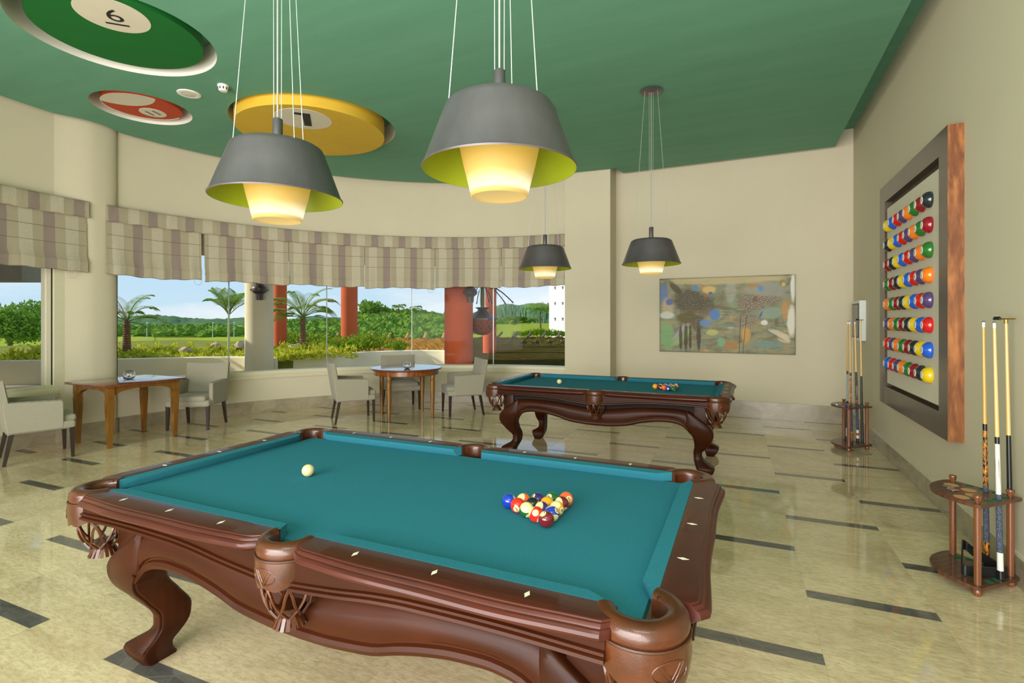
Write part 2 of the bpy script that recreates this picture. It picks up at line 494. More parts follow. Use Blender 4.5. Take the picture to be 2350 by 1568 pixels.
# ------------------------------------------------------------------ mesh builder
class MB:
    def __init__(self):
        self.v = []
        self.f = []
        self.fm = []
        self.uv = {}
        self.mi = 0

    def add(self, verts, faces, M=None, uv=None):
        o = len(self.v)
        if M is not None:
            verts = [M @ Vector(p) for p in verts]
        self.v += [tuple(p) for p in verts]
        for f in faces:
            self.f.append([i + o for i in f])
            self.fm.append(self.mi)
        if uv:
            for i, w in enumerate(uv):
                self.uv[o + i] = w
        return self

    def box(self, x0, x1, y0, y1, z0, z1, M=None):
        v = [(x0, y0, z0), (x1, y0, z0), (x1, y1, z0), (x0, y1, z0), (x0, y0, z1), (x1, y0, z1), (x1, y1, z1), (x0, y1, z1)]
        return self.add(v, [(0, 3, 2, 1), (4, 5, 6, 7), (0, 1, 5, 4), (1, 2, 6, 5), (2, 3, 7, 6), (3, 0, 4, 7)], M)

    def rbox(self, x0, x1, y0, y1, z0, z1, r=0.01, seg=2, M=None):
        bm = bmesh.new()
        bmesh.ops.create_cube(bm, size=1.0)
        for q in bm.verts:
            q.co = Vector(((x0 + x1) / 2 + q.co.x * (x1 - x0), (y0 + y1) / 2 + q.co.y * (y1 - y0), (z0 + z1) / 2 + q.co.z * (z1 - z0)))
        bmesh.ops.bevel(bm, geom=list(bm.edges), offset=r, segments=seg, affect='EDGES', profile=0.5)
        return self.bm(bm, M)

    def bm(self, bm, M=None):
        bm.verts.index_update()
        vs = [tuple(q.co) for q in bm.verts]
        fs = [[q.index for q in f.verts] for f in bm.faces]
        bm.free()
        return self.add(vs, fs, M)

    def lathe(self, prof, n=32, M=None, cap=True, a0=0.0, a1=2 * pi):
        full = abs(a1 - a0 - 2 * pi) < 1e-6
        m = n if full else n + 1
        vs, fs = [], []
        for r, z in prof:
            for i in range(m):
                a = a0 + (a1 - a0) * i / n
                vs.append((r * cos(a), r * sin(a), z))
        for j in range(len(prof) - 1):
            for i in range(n):
                k = (i + 1) % m if full else i + 1
                fs.append((j * m + i, j * m + k, (j + 1) * m + k, (j + 1) * m + i))
        if cap and full:
            if prof[0][0] > 1e-6:
                fs.append(tuple(reversed(range(m))))
            if prof[-1][0] > 1e-6:
                fs.append(tuple(range((len(prof) - 1) * m, len(prof) * m)))
        return self.add(vs, fs, M)

    def cyl(self, p, q, r0, r1=None, n=12):
        r1 = r0 if r1 is None else r1
        return self.tube([p, q], [r0, r1], n)

    def tube(self, pts, rad, n=8, closed=False, cap=True):
        pts = [Vector(p) for p in pts]
        if not isinstance(rad, (list, tuple)):
            rad = [rad] * len(pts)
        vs, fs = [], []
        N = len(pts)
        up = None
        for i, p in enumerate(pts):
            if closed:
                d = pts[(i + 1) % N] - pts[i - 1]
            else:
                d = pts[min(i + 1, N - 1)] - pts[max(i - 1, 0)]
            d.normalize()
            if up is None:
                up = Vector((0, 0, 1)) if abs(d.z) < 0.9 else Vector((1, 0, 0))
            s = d.cross(up)
            if s.length < 1e-6:
                s = d.cross(Vector((0, 1, 0)))
            s.normalize()
            u = s.cross(d).normalized()
            up = u
            for k in range(n):
                a = 2 * pi * k / n
                vs.append(p + (s * cos(a) + u * sin(a)) * rad[i])
        M_ = N if closed else N - 1
        for i in range(M_):
            j = (i + 1) % N
            for k in range(n):
                l = (k + 1) % n
                fs.append((i * n + k, i * n + l, j * n + l, j * n + k))
        if cap and not closed:
            fs.append(tuple(reversed(range(n))))
            fs.append(tuple(range((N - 1) * n, N * n)))
        return self.add(vs, fs)

    def loft(self, rings, closed=True, cap=True, M=None):
        n = len(rings[0])
        vs = [p for r in rings for p in r]
        fs = []
        for i in range(len(rings) - 1):
            for k in range(n if closed else n - 1):
                l = (k + 1) % n
                fs.append((i * n + k, i * n + l, (i + 1) * n + l, (i + 1) * n + k))
        if cap and closed:
            fs.append(tuple(reversed(range(n))))
            fs.append(tuple(range((len(rings) - 1) * n, len(rings) * n)))
        return self.add(vs, fs, M)

    def prism(self, poly, z0, z1, M=None):
        n = len(poly)
        vs = [(x, y, z0) for x, y in poly] + [(x, y, z1) for x, y in poly]
        fs = [tuple(reversed(range(n))), tuple(range(n, 2 * n))]
        for i in range(n):
            j = (i + 1) % n
            fs.append((i, j, n + j, n + i))
        return self.add(vs, fs, M)

    def sphere(self, r, c=(0, 0, 0), nu=24, nv=16, sc=(1, 1, 1)):
        prof = []
        vs, fs = [], []
        vs.append((c[0], c[1], c[2] - r * sc[2]))
        for j in range(1, nv):
            b = -pi / 2 + pi * j / nv
            for i in range(nu):
                a = 2 * pi * i / nu
                vs.append((c[0] + r * sc[0] * cos(b) * cos(a), c[1] + r * sc[1] * cos(b) * sin(a), c[2] + r * sc[2] * sin(b)))
        vs.append((c[0], c[1], c[2] + r * sc[2]))
        for i in range(nu):
            k = (i + 1) % nu
            fs.append((0, 1 + k, 1 + i))
            for j in range(nv - 2):
                fs.append((1 + j * nu + i, 1 + j * nu + k, 1 + (j + 1) * nu + k, 1 + (j + 1) * nu + i))
            fs.append((1 + (nv - 2) * nu + i, 1 + (nv - 2) * nu + k, len(vs) - 1))
        return self.add(vs, fs)

    def mesh(self, name, mats, smooth=40, recalc=True):
        me = bpy.data.meshes.new(name)
        me.from_pydata(self.v, [], self.f)
        if isinstance(mats, str):
            mats = [mats]
        for m in mats:
            me.materials.append(MATS[m])
        for p, mi in zip(me.polygons, self.fm):
            p.material_index = mi
        if self.uv:
            ul = me.uv_layers.new(name='UVMap')
            for lp in me.loops:
                ul.data[lp.index].uv = self.uv.get(lp.vertex_index, (0, 0))
        if recalc or smooth:
            b = bmesh.new()
            b.from_mesh(me)
            if recalc:
                bmesh.ops.recalc_face_normals(b, faces=list(b.faces))
            if smooth:
                th = radians(smooth)
                for f in b.faces:
                    f.smooth = True
                for e in b.edges:
                    e.smooth = not (len(e.link_faces) != 2 or e.calc_face_angle(0.0) > th)
            b.to_mesh(me)
            b.free()
        me.update()
        return me

    def build(self, name, mats, parent=None, smooth=40, recalc=True, loc=None):
        o = bpy.data.objects.new(name, self.mesh(name, mats, smooth, recalc))
        COL.objects.link(o)
        if parent is not None:
            o.parent = parent
        if loc is not None:
            o.location = loc
        return o


def tag(o, label=None, cat=None, group=None, kind=None):
    if label: o['label'] = label
    if cat: o['category'] = cat
    if group: o['group'] = group
    if kind: o['kind'] = kind
    return o


def thing(name, loc, label, cat, group=None, rz=0.0, kind=None):
    o = bpy.data.objects.new(name, None)
    o.empty_display_size = 0.1
    COL.objects.link(o)
    o.location = loc
    o.rotation_euler = (0, 0, rz)
    return tag(o, label, cat, group, kind)


def copy_tree(o, parent=None):
    c = o.copy()
    COL.objects.link(c)
    if parent is not None:
        c.parent = parent
    for ch in list(o.children):
        copy_tree(ch, c)
    return c


def struct(name, mb, mats, parent=None, smooth=40, label=None, cat=None):
    o = mb.build(name, mats, parent, smooth)
    if parent is None:
        tag(o, label, cat, None, 'structure')
    return o


def text_geo(s, size=1.0):
    """flat mesh of a piece of lettering, centred, x right, y up"""
    cu = bpy.data.curves.new('tmp', 'FONT')
    cu.body = s
    cu.size = size
    cu.align_x = 'CENTER'
    cu.resolution_u = 4
    ob = bpy.data.objects.new('tmp', cu)
    COL.objects.link(ob)
    dg = bpy.context.evaluated_depsgraph_get()
    dg.update()
    me = bpy.data.meshes.new_from_object(ob.evaluated_get(dg))
    vs = [tuple(v.co) for v in me.vertices]
    fs = [tuple(p.vertices) for p in me.polygons]
    bpy.data.objects.remove(ob)
    bpy.data.curves.remove(cu)
    bpy.data.meshes.remove(me)
    ys = [p[1] for p in vs]
    xs = [p[0] for p in vs]
    cy, cx = (min(ys) + max(ys)) / 2, (min(xs) + max(xs)) / 2
    return [(p[0] - cx, p[1] - cy, 0) for p in vs], fs


# ================================================================== THE ROOM
CC = Vector((-1.387, 1.886, 0))
RW = 4.97


def pol(a, r, z=0.0):
    a = radians(a)
    return (CC.x + r * cos(a), CC.y + r * sin(a), z)


def arc(mb, a0, a1, r0, r1, z0, z1, step=1.2, prof=None):
    """solid ring segment"""
    n = max(1, int(abs(a1 - a0) / step))
    rings = []
    for i in range(n + 1):
        a = a0 + (a1 - a0) * i / n
        if prof:
            rings.append([pol(a, r, z) for r, z in prof])
        else:
            rings.append([pol(a, r0, z0), pol(a, r0, z1), pol(a, r1, z1), pol(a, r1, z0)])
    mb.loft(rings)
    return mb


def back_y(x):
    return 6.915 + 0.03 * (2.785 - x)


WZ0, WZ1 = 0.68, 2.5
HT = 4.30
# curved window wall
mb = MB()
arc(mb, 88, 218, RW, RW + 0.16, 0, WZ0 - 0.02)
arc(mb, 88, 218, RW, RW + 0.16, WZ1, HT)
arc(mb, 175.3, 183.3, RW, RW + 0.055, WZ0 - 0.02, WZ1)
arc(mb, 206, 218, RW, RW + 0.16, WZ0 - 0.02, WZ1)
struct('wall_left', mb, 'wall_paint')
# round column standing half out of the curved wall
colx, coly, colr = -6.68, 1.93, 0.45


def column_line(off=0.0):
    pts = []
    n = 48
    for k in range(n + 1):
        u_ = k / n
        y = 1.53 - off * 0.3 + (2.295 + off - 1.53) * u_
        if u_ < 0.62:
            q = u_ / 0.62
            p = (q * q * (3 - 2 * q)) * 0.105
        else:
            q = (u_ - 0.62) / 0.38
            p = 0.105 * max(0.0, 1 - q ** 2.6) ** (1 / 2.2)
        pts.append((-6.355 + p + (off if p > 0.004 else 0), y))
    return pts


mb = MB()
mb.prism(column_line() + [(-6.48, 2.295), (-6.48, 1.53)], 0, HT)
struct('wall_column', mb, 'wall_paint')
mb = MB()
mb.box(-1.455, -0.668, 6.60, 7.20, 0, HT)
struct('wall_pillar', mb, 'wall_paint')
mb = MB()
mb.prism([(-0.75, back_y(-0.75)), (2.785, back_y(2.785)), (2.95, back_y(2.785)), (2.95, 7.25), (-0.75, 7.25)], 0, HT)
struct('wall_back', mb, 'wall_paint')
mb = MB()
mb.box(2.785, 2.95, -9.0, 6.92, 0, HT)
struct('wall_right', mb, 'wall_paint')

mb = MB()
mb.box(-6.0, 2.95, -9.15, -9.0, 0, HT)
struct('wall_rear', mb, 'wall_paint')
mb = MB()
mb.box(-5.62, -5.46, -9.0, -1.0, 0, HT)
struct('wall_side', mb, 'wall_paint')
# floor
mb = MB()
fl = [(2.95, -9.1), (2.95, 7.2), (-1.3, 7.2)] + [pol(a, RW + 0.15)[:2] for a in range(90, 219, 2)] + [(-5.6, -9.1)]
mb.prism(fl, -0.02, 0.0)
struct('floor', mb, 'marble_floor')

# baseboards
mb = MB()
arc(mb, 90.2, 175.2, RW - 0.018, RW + 0.01, 0, 0.19)
arc(mb, 182.6, 216, RW - 0.018, RW + 0.01, 0, 0.19)
mb.prism(column_line(0.016) + [(-6.45, 2.30), (-6.45, 1.52)], 0, 0.19)
mb.box(-1.475, -0.65, 6.58, 6.62, 0, 0.19)
mb.box(-0.69, -0.65, 6.58, 7.02, 0, 0.19)
struct('baseboard_left', mb, 'travertine')
mb = MB()
mb.prism([(-0.66, back_y(-0.66) - 0.02), (2.77, back_y(2.77) - 0.02), (2.77, back_y(2.77) + 0.02), (-0.66, back_y(-0.66) + 0.02)], 0, 0.245)
struct('baseboard_back', mb, 'travertine')
mb = MB()
mb.box(2.765, 2.80, -6.0, 6.9, 0, 0.165)
struct('baseboard_right', mb, 'travertine')
mb = MB()
mb.box(2.770, 2.80, -6.0, 6.9, 0.165, 0.18)
struct('trim_1', mb, 'sill_paint')

# moulded window sill that runs round the curve
mb = MB()
sp = [(RW - 0.035, 0.60), (RW - 0.04, 0.612), (RW - 0.04, 0.655), (RW - 0.03, 0.672), (RW + 0.10, 0.684), (RW + 0.10, 0.60)]
arc(mb, 90.4, 175.4, 0, 0, 0, 0, prof=sp)
arc(mb, 183.0, 208, 0, 0, 0, 0, prof=sp)
sp2 = [(RW - 0.022, 0.545), (RW - 0.028, 0.553), (RW - 0.028, 0.60), (RW + 0.02, 0.60), (RW + 0.02, 0.545)]
arc(mb, 90.4, 175.4, 0, 0, 0, 0, prof=sp2)
arc(mb, 183.0, 208, 0, 0, 0, 0, prof=sp2)
struct('trim_2', mb, 'sill_paint')

# windows: frameless bent panes with silicone joints, one per bay
joints = [175.28, 158.4, 141.1, 124.25, 107.1, 90.2]
for i in range(5):
    a1, a0 = joints[i], joints[i + 1]
    mb = MB()
    n = 12
    rings = []
    for k in range(n + 1):
        a = a0 + (a1 - a0) * k / n
        rings.append((pol(a, RW + 0.05, 0.68), pol(a, RW + 0.05, WZ1)))
    mb.loft([list(r) for r in rings], closed=False)
    w = struct('window_%d' % (i + 2), mb, 'window_glass')
    j = MB()
    aj = a0 if i < 4 else a0 + 0.25
    wj = 0.09
    arc(j, aj - wj, aj + wj, RW + 0.042, RW + 0.058, 0.68, WZ1, 0.2)
    j.build('window_joint', 'joint_silver' if i < 4 else 'gasket_dark', w)
    if i == 0:
        j = MB()
        arc(j, 175.1, 175.4, RW + 0.02, RW + 0.07, 0.68, WZ1, 0.3)
        j.build('window_gasket', 'gasket_dark', w)
mb = MB()
mb.loft([[pol(183.4 + 22 * k / 12, RW + 0.05, 0.70), pol(183.4 + 22 * k / 12, RW + 0.05, WZ1)] for k in range(13)], closed=False)
w = struct('window_1', mb, 'window_glass')
mb = MB()
arc(mb, 182.2, 183.45, RW - 0.03, RW + 0.10, 0.60, WZ1, 0.4)
arc(mb, 183.3, 206, RW - 0.02, RW + 0.10, 0.64, 0.71)
mb.build('window_frame', 'sill_paint', w)
mb = MB()
arc(mb, 183.4, 183.62, RW + 0.0, RW + 0.06, 0.70, WZ1, 0.2)
mb.build('window_gasket', 'gasket_dark', w)

# ------------------------------------------------------------------ dropped green ceiling with three round openings
CZ = 4.0


def edge_r(a):
    r = RW - 0.10
    d = Vector((cos(radians(a)), sin(radians(a))))
    o = Vector((CC.x - colx, CC.y - coly))
    b = o.dot(d)
    disc = b * b - (o.dot(o) - (colr + 0.10) ** 2)
    if disc > 0:
        t = -b - sqrt(disc)
        if t > 0:
            r = min(r, t)
    return r


outer = [(2.55, -9.0), (2.55, back_y(2.55) - 0.11), (-0.52, back_y(-0.52) - 0.11), (-0.58, back_y(-0.58) - 0.11 - 0.30), (-1.52, 6.50), (-1.56, edge_r(92) + CC.y - 0.01)]
a = 93.0
while a < 218:
    outer.append(pol(a, edge_r(a))[:2])
    a += 1.0
outer += [(-5.5, -9.0)]
HOLES = [(-3.69, 3.18, 1.0), (-5.137, 1.918, 0.50), (-3.66, 0.859, 0.748)]
bm = bmesh.new()


def loop(pts, z):
    vs = [bm.verts.new((p[0], p[1], z)) for p in pts]
    return [bm.edges.new((vs[i], vs[(i + 1) % len(vs)])) for i in range(len(vs))]


eds = loop(outer, CZ)
for (hx, hy, hr) in HOLES:
    eds += loop([(hx + hr * cos(2 * pi * k / 72), hy + hr * sin(2 * pi * k / 72)) for k in range(72)], CZ)
bmesh.ops.triangle_fill(bm, use_beauty=True, use_dissolve=False, edges=eds)
mb = MB().bm(bm)
n = len(outer)
mb.add([(x, y, CZ) for x, y in outer] + [(x, y, CZ + 0.2) for x, y in outer], [(i, (i + 1) % n, n + (i + 1) % n, n + i) for i in range(n)])
ceil = struct('ceiling', mb, 'ceiling_green', smooth=30)
mb = MB()
mb.box(-7.6, 2.95, -9.1, 7.3, 4.258, 4.36)
mb.build('ceiling_upper', 'ceiling_green', ceil)
for (hx, hy, hr) in HOLES:
    mb = MB()
    mb.lathe([(hr, CZ), (hr, 4.256)], 72, Matrix.Translation((hx, hy, 0)), cap=False)
    mb.build('ceiling_recess', 'white_plaster', ceil)


def flat_text(s, size, centre, up, z, mat, parent, name='number'):
    vs, fs = text_geo(s, size)
    u = Vector((up[0], up[1], 0)).normalized()
    r = Vector((-u.y, u.x, 0))       # right-hand side for someone looking up
    m = MB()
    cen = Vector((centre[0], centre[1], z))
    m.add([cen + r * p[0] + u * p[1] for p in vs], fs)
    return m.build(name, mat, parent, smooth=0, recalc=False)


def disc_poly(cx, cy, r, n=64):
    return [(cx + r * cos(2 * pi * k / n), cy + r * sin(2 * pi * k / n)) for k in range(n)]


# yellow 1
t1 = thing('ceiling_disc', (0, 0, 0), 'large yellow round ceiling panel painted as ball number 1, hanging just below its opening', 'ceiling panel', 'pool ball ceiling panels')
m = MB(); m.prism(disc_poly(-3.70, 3.135, 0.895, 96), 3.90, 4.10); m.build('panel', 'ball_yellow_paint', t1)
m = MB(); m.prism(disc_poly(-3.436, 2.734, 0.32), 3.897, 3.90); m.build('number_spot', 'cream_paint', t1)
u = Vector((0.67, -0.74)).normalized(); r = Vector((-u.y, u.x)); cpt = Vector((-3.425, 2.745))
g1 = [(0.065, -0.20), (0.065, 0.20), (-0.105, 0.20), (-0.120, 0.145), (-0.02, 0.13), (-0.02, -0.20)]
m = MB(); m.prism([tuple(cpt + r * a_ + u * b_) for a_, b_ in g1], 3.894, 3.897); m.build('number', 'numeral_black', t1, smooth=0)
for k in range(3):
    m = MB(); q = (-3.70 + 0.6 * cos(k * 2.09), 3.135 + 0.6 * sin(k * 2.09)); m.cyl((q[0], q[1], 4.09), (q[0], q[1], 4.26), 0.012); m.build('hanger', 'steel_wire', t1)
# green 6
t2 = thing('ceiling_disc', (0, 0, 0), 'dark green round ceiling panel painted as ball number 6, set up in a white opening', 'ceiling panel', 'pool ball ceiling panels')
m = MB(); m.prism(disc_poly(-3.67, 0.873, 0.63, 96), 4.025, 4.14); m.build('panel', 'ball_green_paint', t2)
m = MB(); m.prism(disc_poly(-3.41, 0.672, 0.262), 4.022, 4.025); m.build('number_spot', 'cream_paint', t2)
flat_text('6', 0.27, (-3.395, 0.675), (0.7, -0.7), 4.0205, 'numeral_black', t2)
u = Vector((0.7, -0.7)).normalized(); r = Vector((-u.y, u.x))
cpt = Vector((-3.507, 0.763))
m = MB()
qq = [cpt + r * sx_ * 0.085 + u * sy_ * 0.012 for sx_, sy_ in ((-1, -1), (1, -1), (1, 1), (-1, 1))]
m.prism([tuple(p) for p in qq], 4.0195, 4.0205); m.build('underline', 'numeral_black', t2)
for k in range(3):
    m = MB(); q = (-3.67 + 0.4 * cos(k * 2.09), 0.873 + 0.4 * sin(k * 2.09)); m.cyl((q[0], q[1], 4.13), (q[0], q[1], 4.26), 0.012); m.build('hanger', 'steel_wire', t2)
# striped 11
t3 = thing('ceiling_disc', (0, 0, 0), 'small red and cream striped round ceiling panel painted as ball number 11', 'ceiling panel', 'pool ball ceiling panels')
dc = (-5.17, 1.935)
m = MB(); m.prism(disc_poly(dc[0], dc[1], 0.40, 96), 4.03, 4.12); m.build('panel', 'ball_red_paint', t3)
w_ = [p for p in disc_poly(-5.005, 1.515, 0.397, 128) if hypot(p[0] - dc[0], p[1] - dc[1]) < 0.40]
w2 = [p for p in disc_poly(dc[0], dc[1], 0.3995, 128) if hypot(p[0] + 5.005, p[1] - 1.515) < 0.397]
pts = w_ + w2
cx_, cy_ = sum(p[0] for p in pts) / len(pts), sum(p[1] for p in pts) / len(pts)
pts.sort(key=lambda p: atan2(p[1] - cy_, p[0] - cx_))
m = MB(); m.prism(pts, 4.0275, 4.03); m.build('cream_end', 'cream_paint', t3)
cr1 = [(dc[0] + 0.3995 * cos(a), dc[1] + 0.3995 * sin(a)) for a in [radians(80 + 2 * k) for k in range(76)]]
cr2 = [(dc[0] + 0.030 + 0.397 * cos(a), dc[1] - 0.020 + 0.397 * sin(a)) for a in [radians(80 + 2 * k) for k in range(76)]]
m = MB(); m.prism(cr1 + cr2[::-1], 4.0275, 4.03); m.build('cream_rim', 'cream_paint', t3)
m = MB(); m.prism(disc_poly(-5.215, 2.080, 0.140), 4.026, 4.03); m.build('number_spot', 'cream_paint', t3)
flat_text('11', 0.19, (-5.215, 2.082), (-0.29, 0.95), 4.0245, 'numeral_black', t3)
for k in range(3):
    m = MB(); q = (dc[0] + 0.25 * cos(k * 2.09), dc[1] + 0.25 * sin(k * 2.09)); m.cyl((q[0], q[1], 4.11), (q[0], q[1], 4.26), 0.012); m.build('hanger', 'steel_wire', t3)

# loudspeaker and smoke detector on the ceiling
t = thing('ceiling_speaker', (-4.227, 1.868, CZ), 'flat round white ceiling speaker between the 11 panel and the smoke detector', 'ceiling speaker')
m = MB(); m.lathe([(0.118, 0.0), (0.114, -0.008), (0.085, -0.014), (0.070, -0.010)], 40, cap=False); m.build('rim', 'white_plastic', t)
m = MB(); m.lathe([(0.071, -0.009), (0.03, -0.013), (0.0, -0.014)], 32, cap=False); m.build('grille', 'cream_paint', t)
t = thing('smoke_detector', (-3.70, 1.885, CZ), 'white domed smoke detector on green ceiling beside the round speaker', 'smoke detector')
m = MB(); m.lathe([(0.055, 0.0), (0.055, -0.018), (0.050, -0.022)], 32, cap=False); m.build('base', 'white_plastic', t)
m = MB(); m.lathe([(0.052, -0.02), (0.050, -0.045), (0.036, -0.062), (0.0, -0.066)], 32, cap=False); m.build('dome', 'white_plastic', t)
for k in range(10):
    m = MB(); a = 2 * pi * k / 10
    m.box(-0.006, 0.006, -0.004, 0.004, -0.014, 0.010, Matrix.Translation((0.0495 * cos(a), 0.0495 * sin(a), -0.036)) @ Matrix.Rotation(a + pi / 2, 4, 'Z'))
    m.build('vent_slot', 'grey_slot', t)

# ------------------------------------------------------------------ roman blinds
RB = RW - 0.10


def stripe_u(a, ref):
    return (ref - a) / 5.58


def make_valance(name, a0, a1, ref, label, ends=True):
    m = MB()
    n = int((a1 - a0) / 0.5)
    vs, uv, fs = [], [], []
    prof = [(0.075, 3.0), (-0.03, 3.005), (-0.045, 2.99), (-0.042, 2.90), (-0.05, 2.805), (-0.035, 2.795), (-0.01, 2.81)]
    for i in range(n + 1):
        a = a0 + (a1 - a0) * i / n
        wv = 0.004 * sin(a * 5.1) + 0.003 * sin(a * 1.7 + 1)
        zz = 0
        for k, (dr, z) in enumerate(prof):
            vs.append(pol(a, RB + dr + wv * (k > 1), z + (0.006 * sin(a * 2.3) if k > 2 else 0)))
            uv.append((stripe_u(a, ref), z))
    kk = len(prof)
    for i in range(n):
        for k in range(kk - 1):
            fs.append((i * kk + k, (i + 1) * kk + k, (i + 1) * kk + k + 1, i * kk + k + 1))
    for b in (0, n):
        fs.append(tuple(b * kk + k for k in range(kk)))
    m.add(vs, fs, uv=uv)
    o = m.build(name, 'blind_stripe', None, 50)
    return tag(o, label, 'valance')


make_valance('blind_valance', 90.9, 177.4, 176.5 + 5.58 * 0.0, 'long curved striped fabric valance above the wide bank of windows')
make_valance('blind_valance', 179.8, 207.0, 181.0, 'short striped fabric valance above the window left of the column')


def make_blind(a0, a1, ref, label, zb, seed):
    rnd = random.Random(seed)
    root = thing('roman_blind', (0, 0, 0), label, 'roman blind', 'striped roman blinds')
    n = 36
    ph = rnd.random() * 6
    levels = [(0.005, 2.85), (-0.010, 2.70), (-0.010, 2.60), (-0.016, 2.45), (-0.020, 2.32), (-0.040, zb + 0.145), (-0.048, zb + 0.128), (-0.030, zb + 0.122), (-0.026, zb + 0.10)]
    hem = [(-0.024, zb + 0.135), (-0.052, zb + 0.125), (-0.046, zb + 0.06), (-0.050, zb + 0.006), (-0.038, zb), (-0.02, zb + 0.01)]

    def sheet(prof, name):
        m = MB()
        vs, uv, fs = [], [], []
        for i in range(n + 1):
            a = a0 + (a1 - a0) * i / n
            s = i / n
            wob = 0.010 * sin(a * 1.25 + ph) + 0.006 * sin(a * 2.9 + ph * 2)
            for k, (dr, z) in enumerate(prof):
                low = max(0.0, min(1.0, (2.7 - z) / 0.6))
                edge = 0.012 * low * (1 if s < 0.02 or s > 0.98 else 0)
                vs.append(pol(a, RB + dr + wob * low, z - low * (0.012 * sin(s * pi * 2 + ph) + 0.006 * sin(a * 1.9))))
                uv.append((stripe_u(a, ref), z))
        kk = len(prof)
        for i in range(n):
            for k in range(kk - 1):
                fs.append((i * kk + k, (i + 1) * kk + k, (i + 1) * kk + k + 1, i * kk + k + 1))
        m.add(vs, fs, uv=uv)
        o = m.build(name, 'blind_stripe', root, 60)
        so = o.modifiers.new('thick', 'SOLIDIFY')
        so.thickness = 0.006
        so.offset = 0
        return o
    sheet(levels, 'fabric')
    sheet(hem, 'hem')
    for z in (2.62, 2.44):
        m = MB()
        pts = [pol(a0 + 0.1 + (a1 - a0 - 0.2) * i / n, RB - 0.013 - 0.006 * max(0, (2.7 - z) / 0.6) * 1.6 + (0.010 * sin((a0 + 0.1 + (a1 - a0 - 0.2) * i / n) * 1.25 + ph) + 0.006 * sin((a0 + (a1 - a0) * i / n) * 2.9 + ph * 2)) * max(0.0, (2.7 - z) / 0.6) - 0.003, z - 0.004 * sin(i / n * pi * 2 + ph)) for i in range(n + 1)]
        m.tube(pts, 0.0022, 5)
        m.build('seam', 'blind_seam', root)
    return root


def cord_loop(root, a, zb, w=0.05, h=0.10):
    m = MB()
    pts = []
    for k in range(17):
        b = pi * k / 16
        pts.append(pol(a + degrees_w(w * cos(b)), RB - 0.03, zb + 0.03 - h * sin(b) ** 0.6))
    m.tube(pts, 0.0035, 6)
    m.build('pull_cord', 'cord_white', root)


def degrees_w(w):
    return math.degrees(w / RB)


bl_names = ['first striped roman blind right of the round column', 'second striped roman blind from the round column, over the green palm',
            'third striped roman blind from the round column, over the feathery palm', 'fourth striped roman blind from the round column, above the round table',
            'fifth striped roman blind from the round column, above the nearest orange pillar', 'last striped roman blind, next to the square pillar']
sp = [177.4, 163.08, 148.45, 133.88, 119.35, 105.1, 91.0]
for i in range(6):
    a1, a0 = sp[i], sp[i + 1]
    zb = [2.092, 2.088, 2.085, 2.072, 2.094, 2.098][i]
    gap = 0.32 if i == 0 else 0.05
    b = make_blind(a0 + (gap if i == 0 else 0.04), a1 - (0.18 if i == 1 else 0.04), a1 - 4.45, bl_names[i], zb, i)
    if i == 0: cord_loop(b, 164.0, zb)
    if i == 3: cord_loop(b, 120.3, zb)
b = make_blind(179.9, 206.5, 182.35 + 2.2, 'striped roman blind at the far left, left of the round column', 2.11, 11)
cord_loop(b, 182.0, 2.11, 0.055, 0.12)

# ================================================================== POOL TABLES (local origin at the floor under the middle)
RT = 0.80        # rail top
BED = 0.758


def interp(tab, x):
    """monotone cubic through the table"""
    if x <= tab[0][0]:
        return tab[0][1]
    if x >= tab[-1][0]:
        return tab[-1][1]
    n = len(tab)
    sl = [(tab[i + 1][1] - tab[i][1]) / (tab[i + 1][0] - tab[i][0]) for i in range(n - 1)]

    def tan_(i):
        if i == 0:
            return sl[0]
        if i == n - 1:
            return sl[-1]
        if sl[i - 1] * sl[i] <= 0:
            return 0.0
        return 2 * sl[i - 1] * sl[i] / (sl[i - 1] + sl[i])
    for i in range(n - 1):
        if x <= tab[i + 1][0]:
            h = tab[i + 1][0] - tab[i][0]
            u = (x - tab[i][0]) / h
            a, b = tab[i][1], tab[i + 1][1]
            return (1 + 2 * u) * (1 - u) ** 2 * a + u * (1 - u) ** 2 * h * tan_(i) + u * u * (3 - 2 * u) * b + u * u * (u - 1) * h * tan_(i + 1)


def rail_mesh(x0, x1, yin, ripple_ph, corner0, corner1):
    """rail along +x with its outer lip towards -y; corner flags: True = blunt cut at a corner pocket"""
    m = MB()
    prof = [(0.0, 0.745), (0.0, 0.799), (0.003, RT), (0.086, RT), (0.0895, 0.7985), (0.0915, 0.7955), (0.0935, 0.795), (0.097, 0.7935), (0.1005, 0.7895),
            (0.103, 0.7850), (0.1045, 0.7842), (0.109, 0.7825), (0.1145, 0.777), (0.117, 0.769), (0.115, 0.762), (0.107, 0.757), (0.098, 0.755), (0.085, 0.745)]
    n = 44
    rings = []
    for i in range(n + 1):
        s = i / n
        s = s + (-0.018 * sin(2 * pi * s) if True else 0)
        x = x0 + (x1 - x0) * s
        d0, d1 = x - x0, x1 - x
        k = 1.0
        for d, c in ((d0, corner0), (d1, corner1)):
            rad = 0.035 if c else 0.075
            lo = 0.80 if c else 0.30
            if d < rad:
                q = 1 - d / rad
                k = min(k, lo + (1 - lo) * sqrt(max(0, 1 - q * q)))
        L_ = x1 - x0
        rip = 0.008 * cos(2 * pi * (x - x0) / L_ * 1.0 + ripple_ph) + 0.004 * cos(4 * pi * (x - x0) / L_ + ripple_ph)
        ring = []
        for (o, z) in prof:
            f = o / 0.117
            oo = o * (k if o > 0.003 else 1) + rip * f
            ring.append((x, yin - oo, z))
        rings.append(ring)
    m.loft(rings)
    return m


def transform_mb(m, M):
    m.v = [tuple(M @ Vector(p)) for p in m.v]
    return m


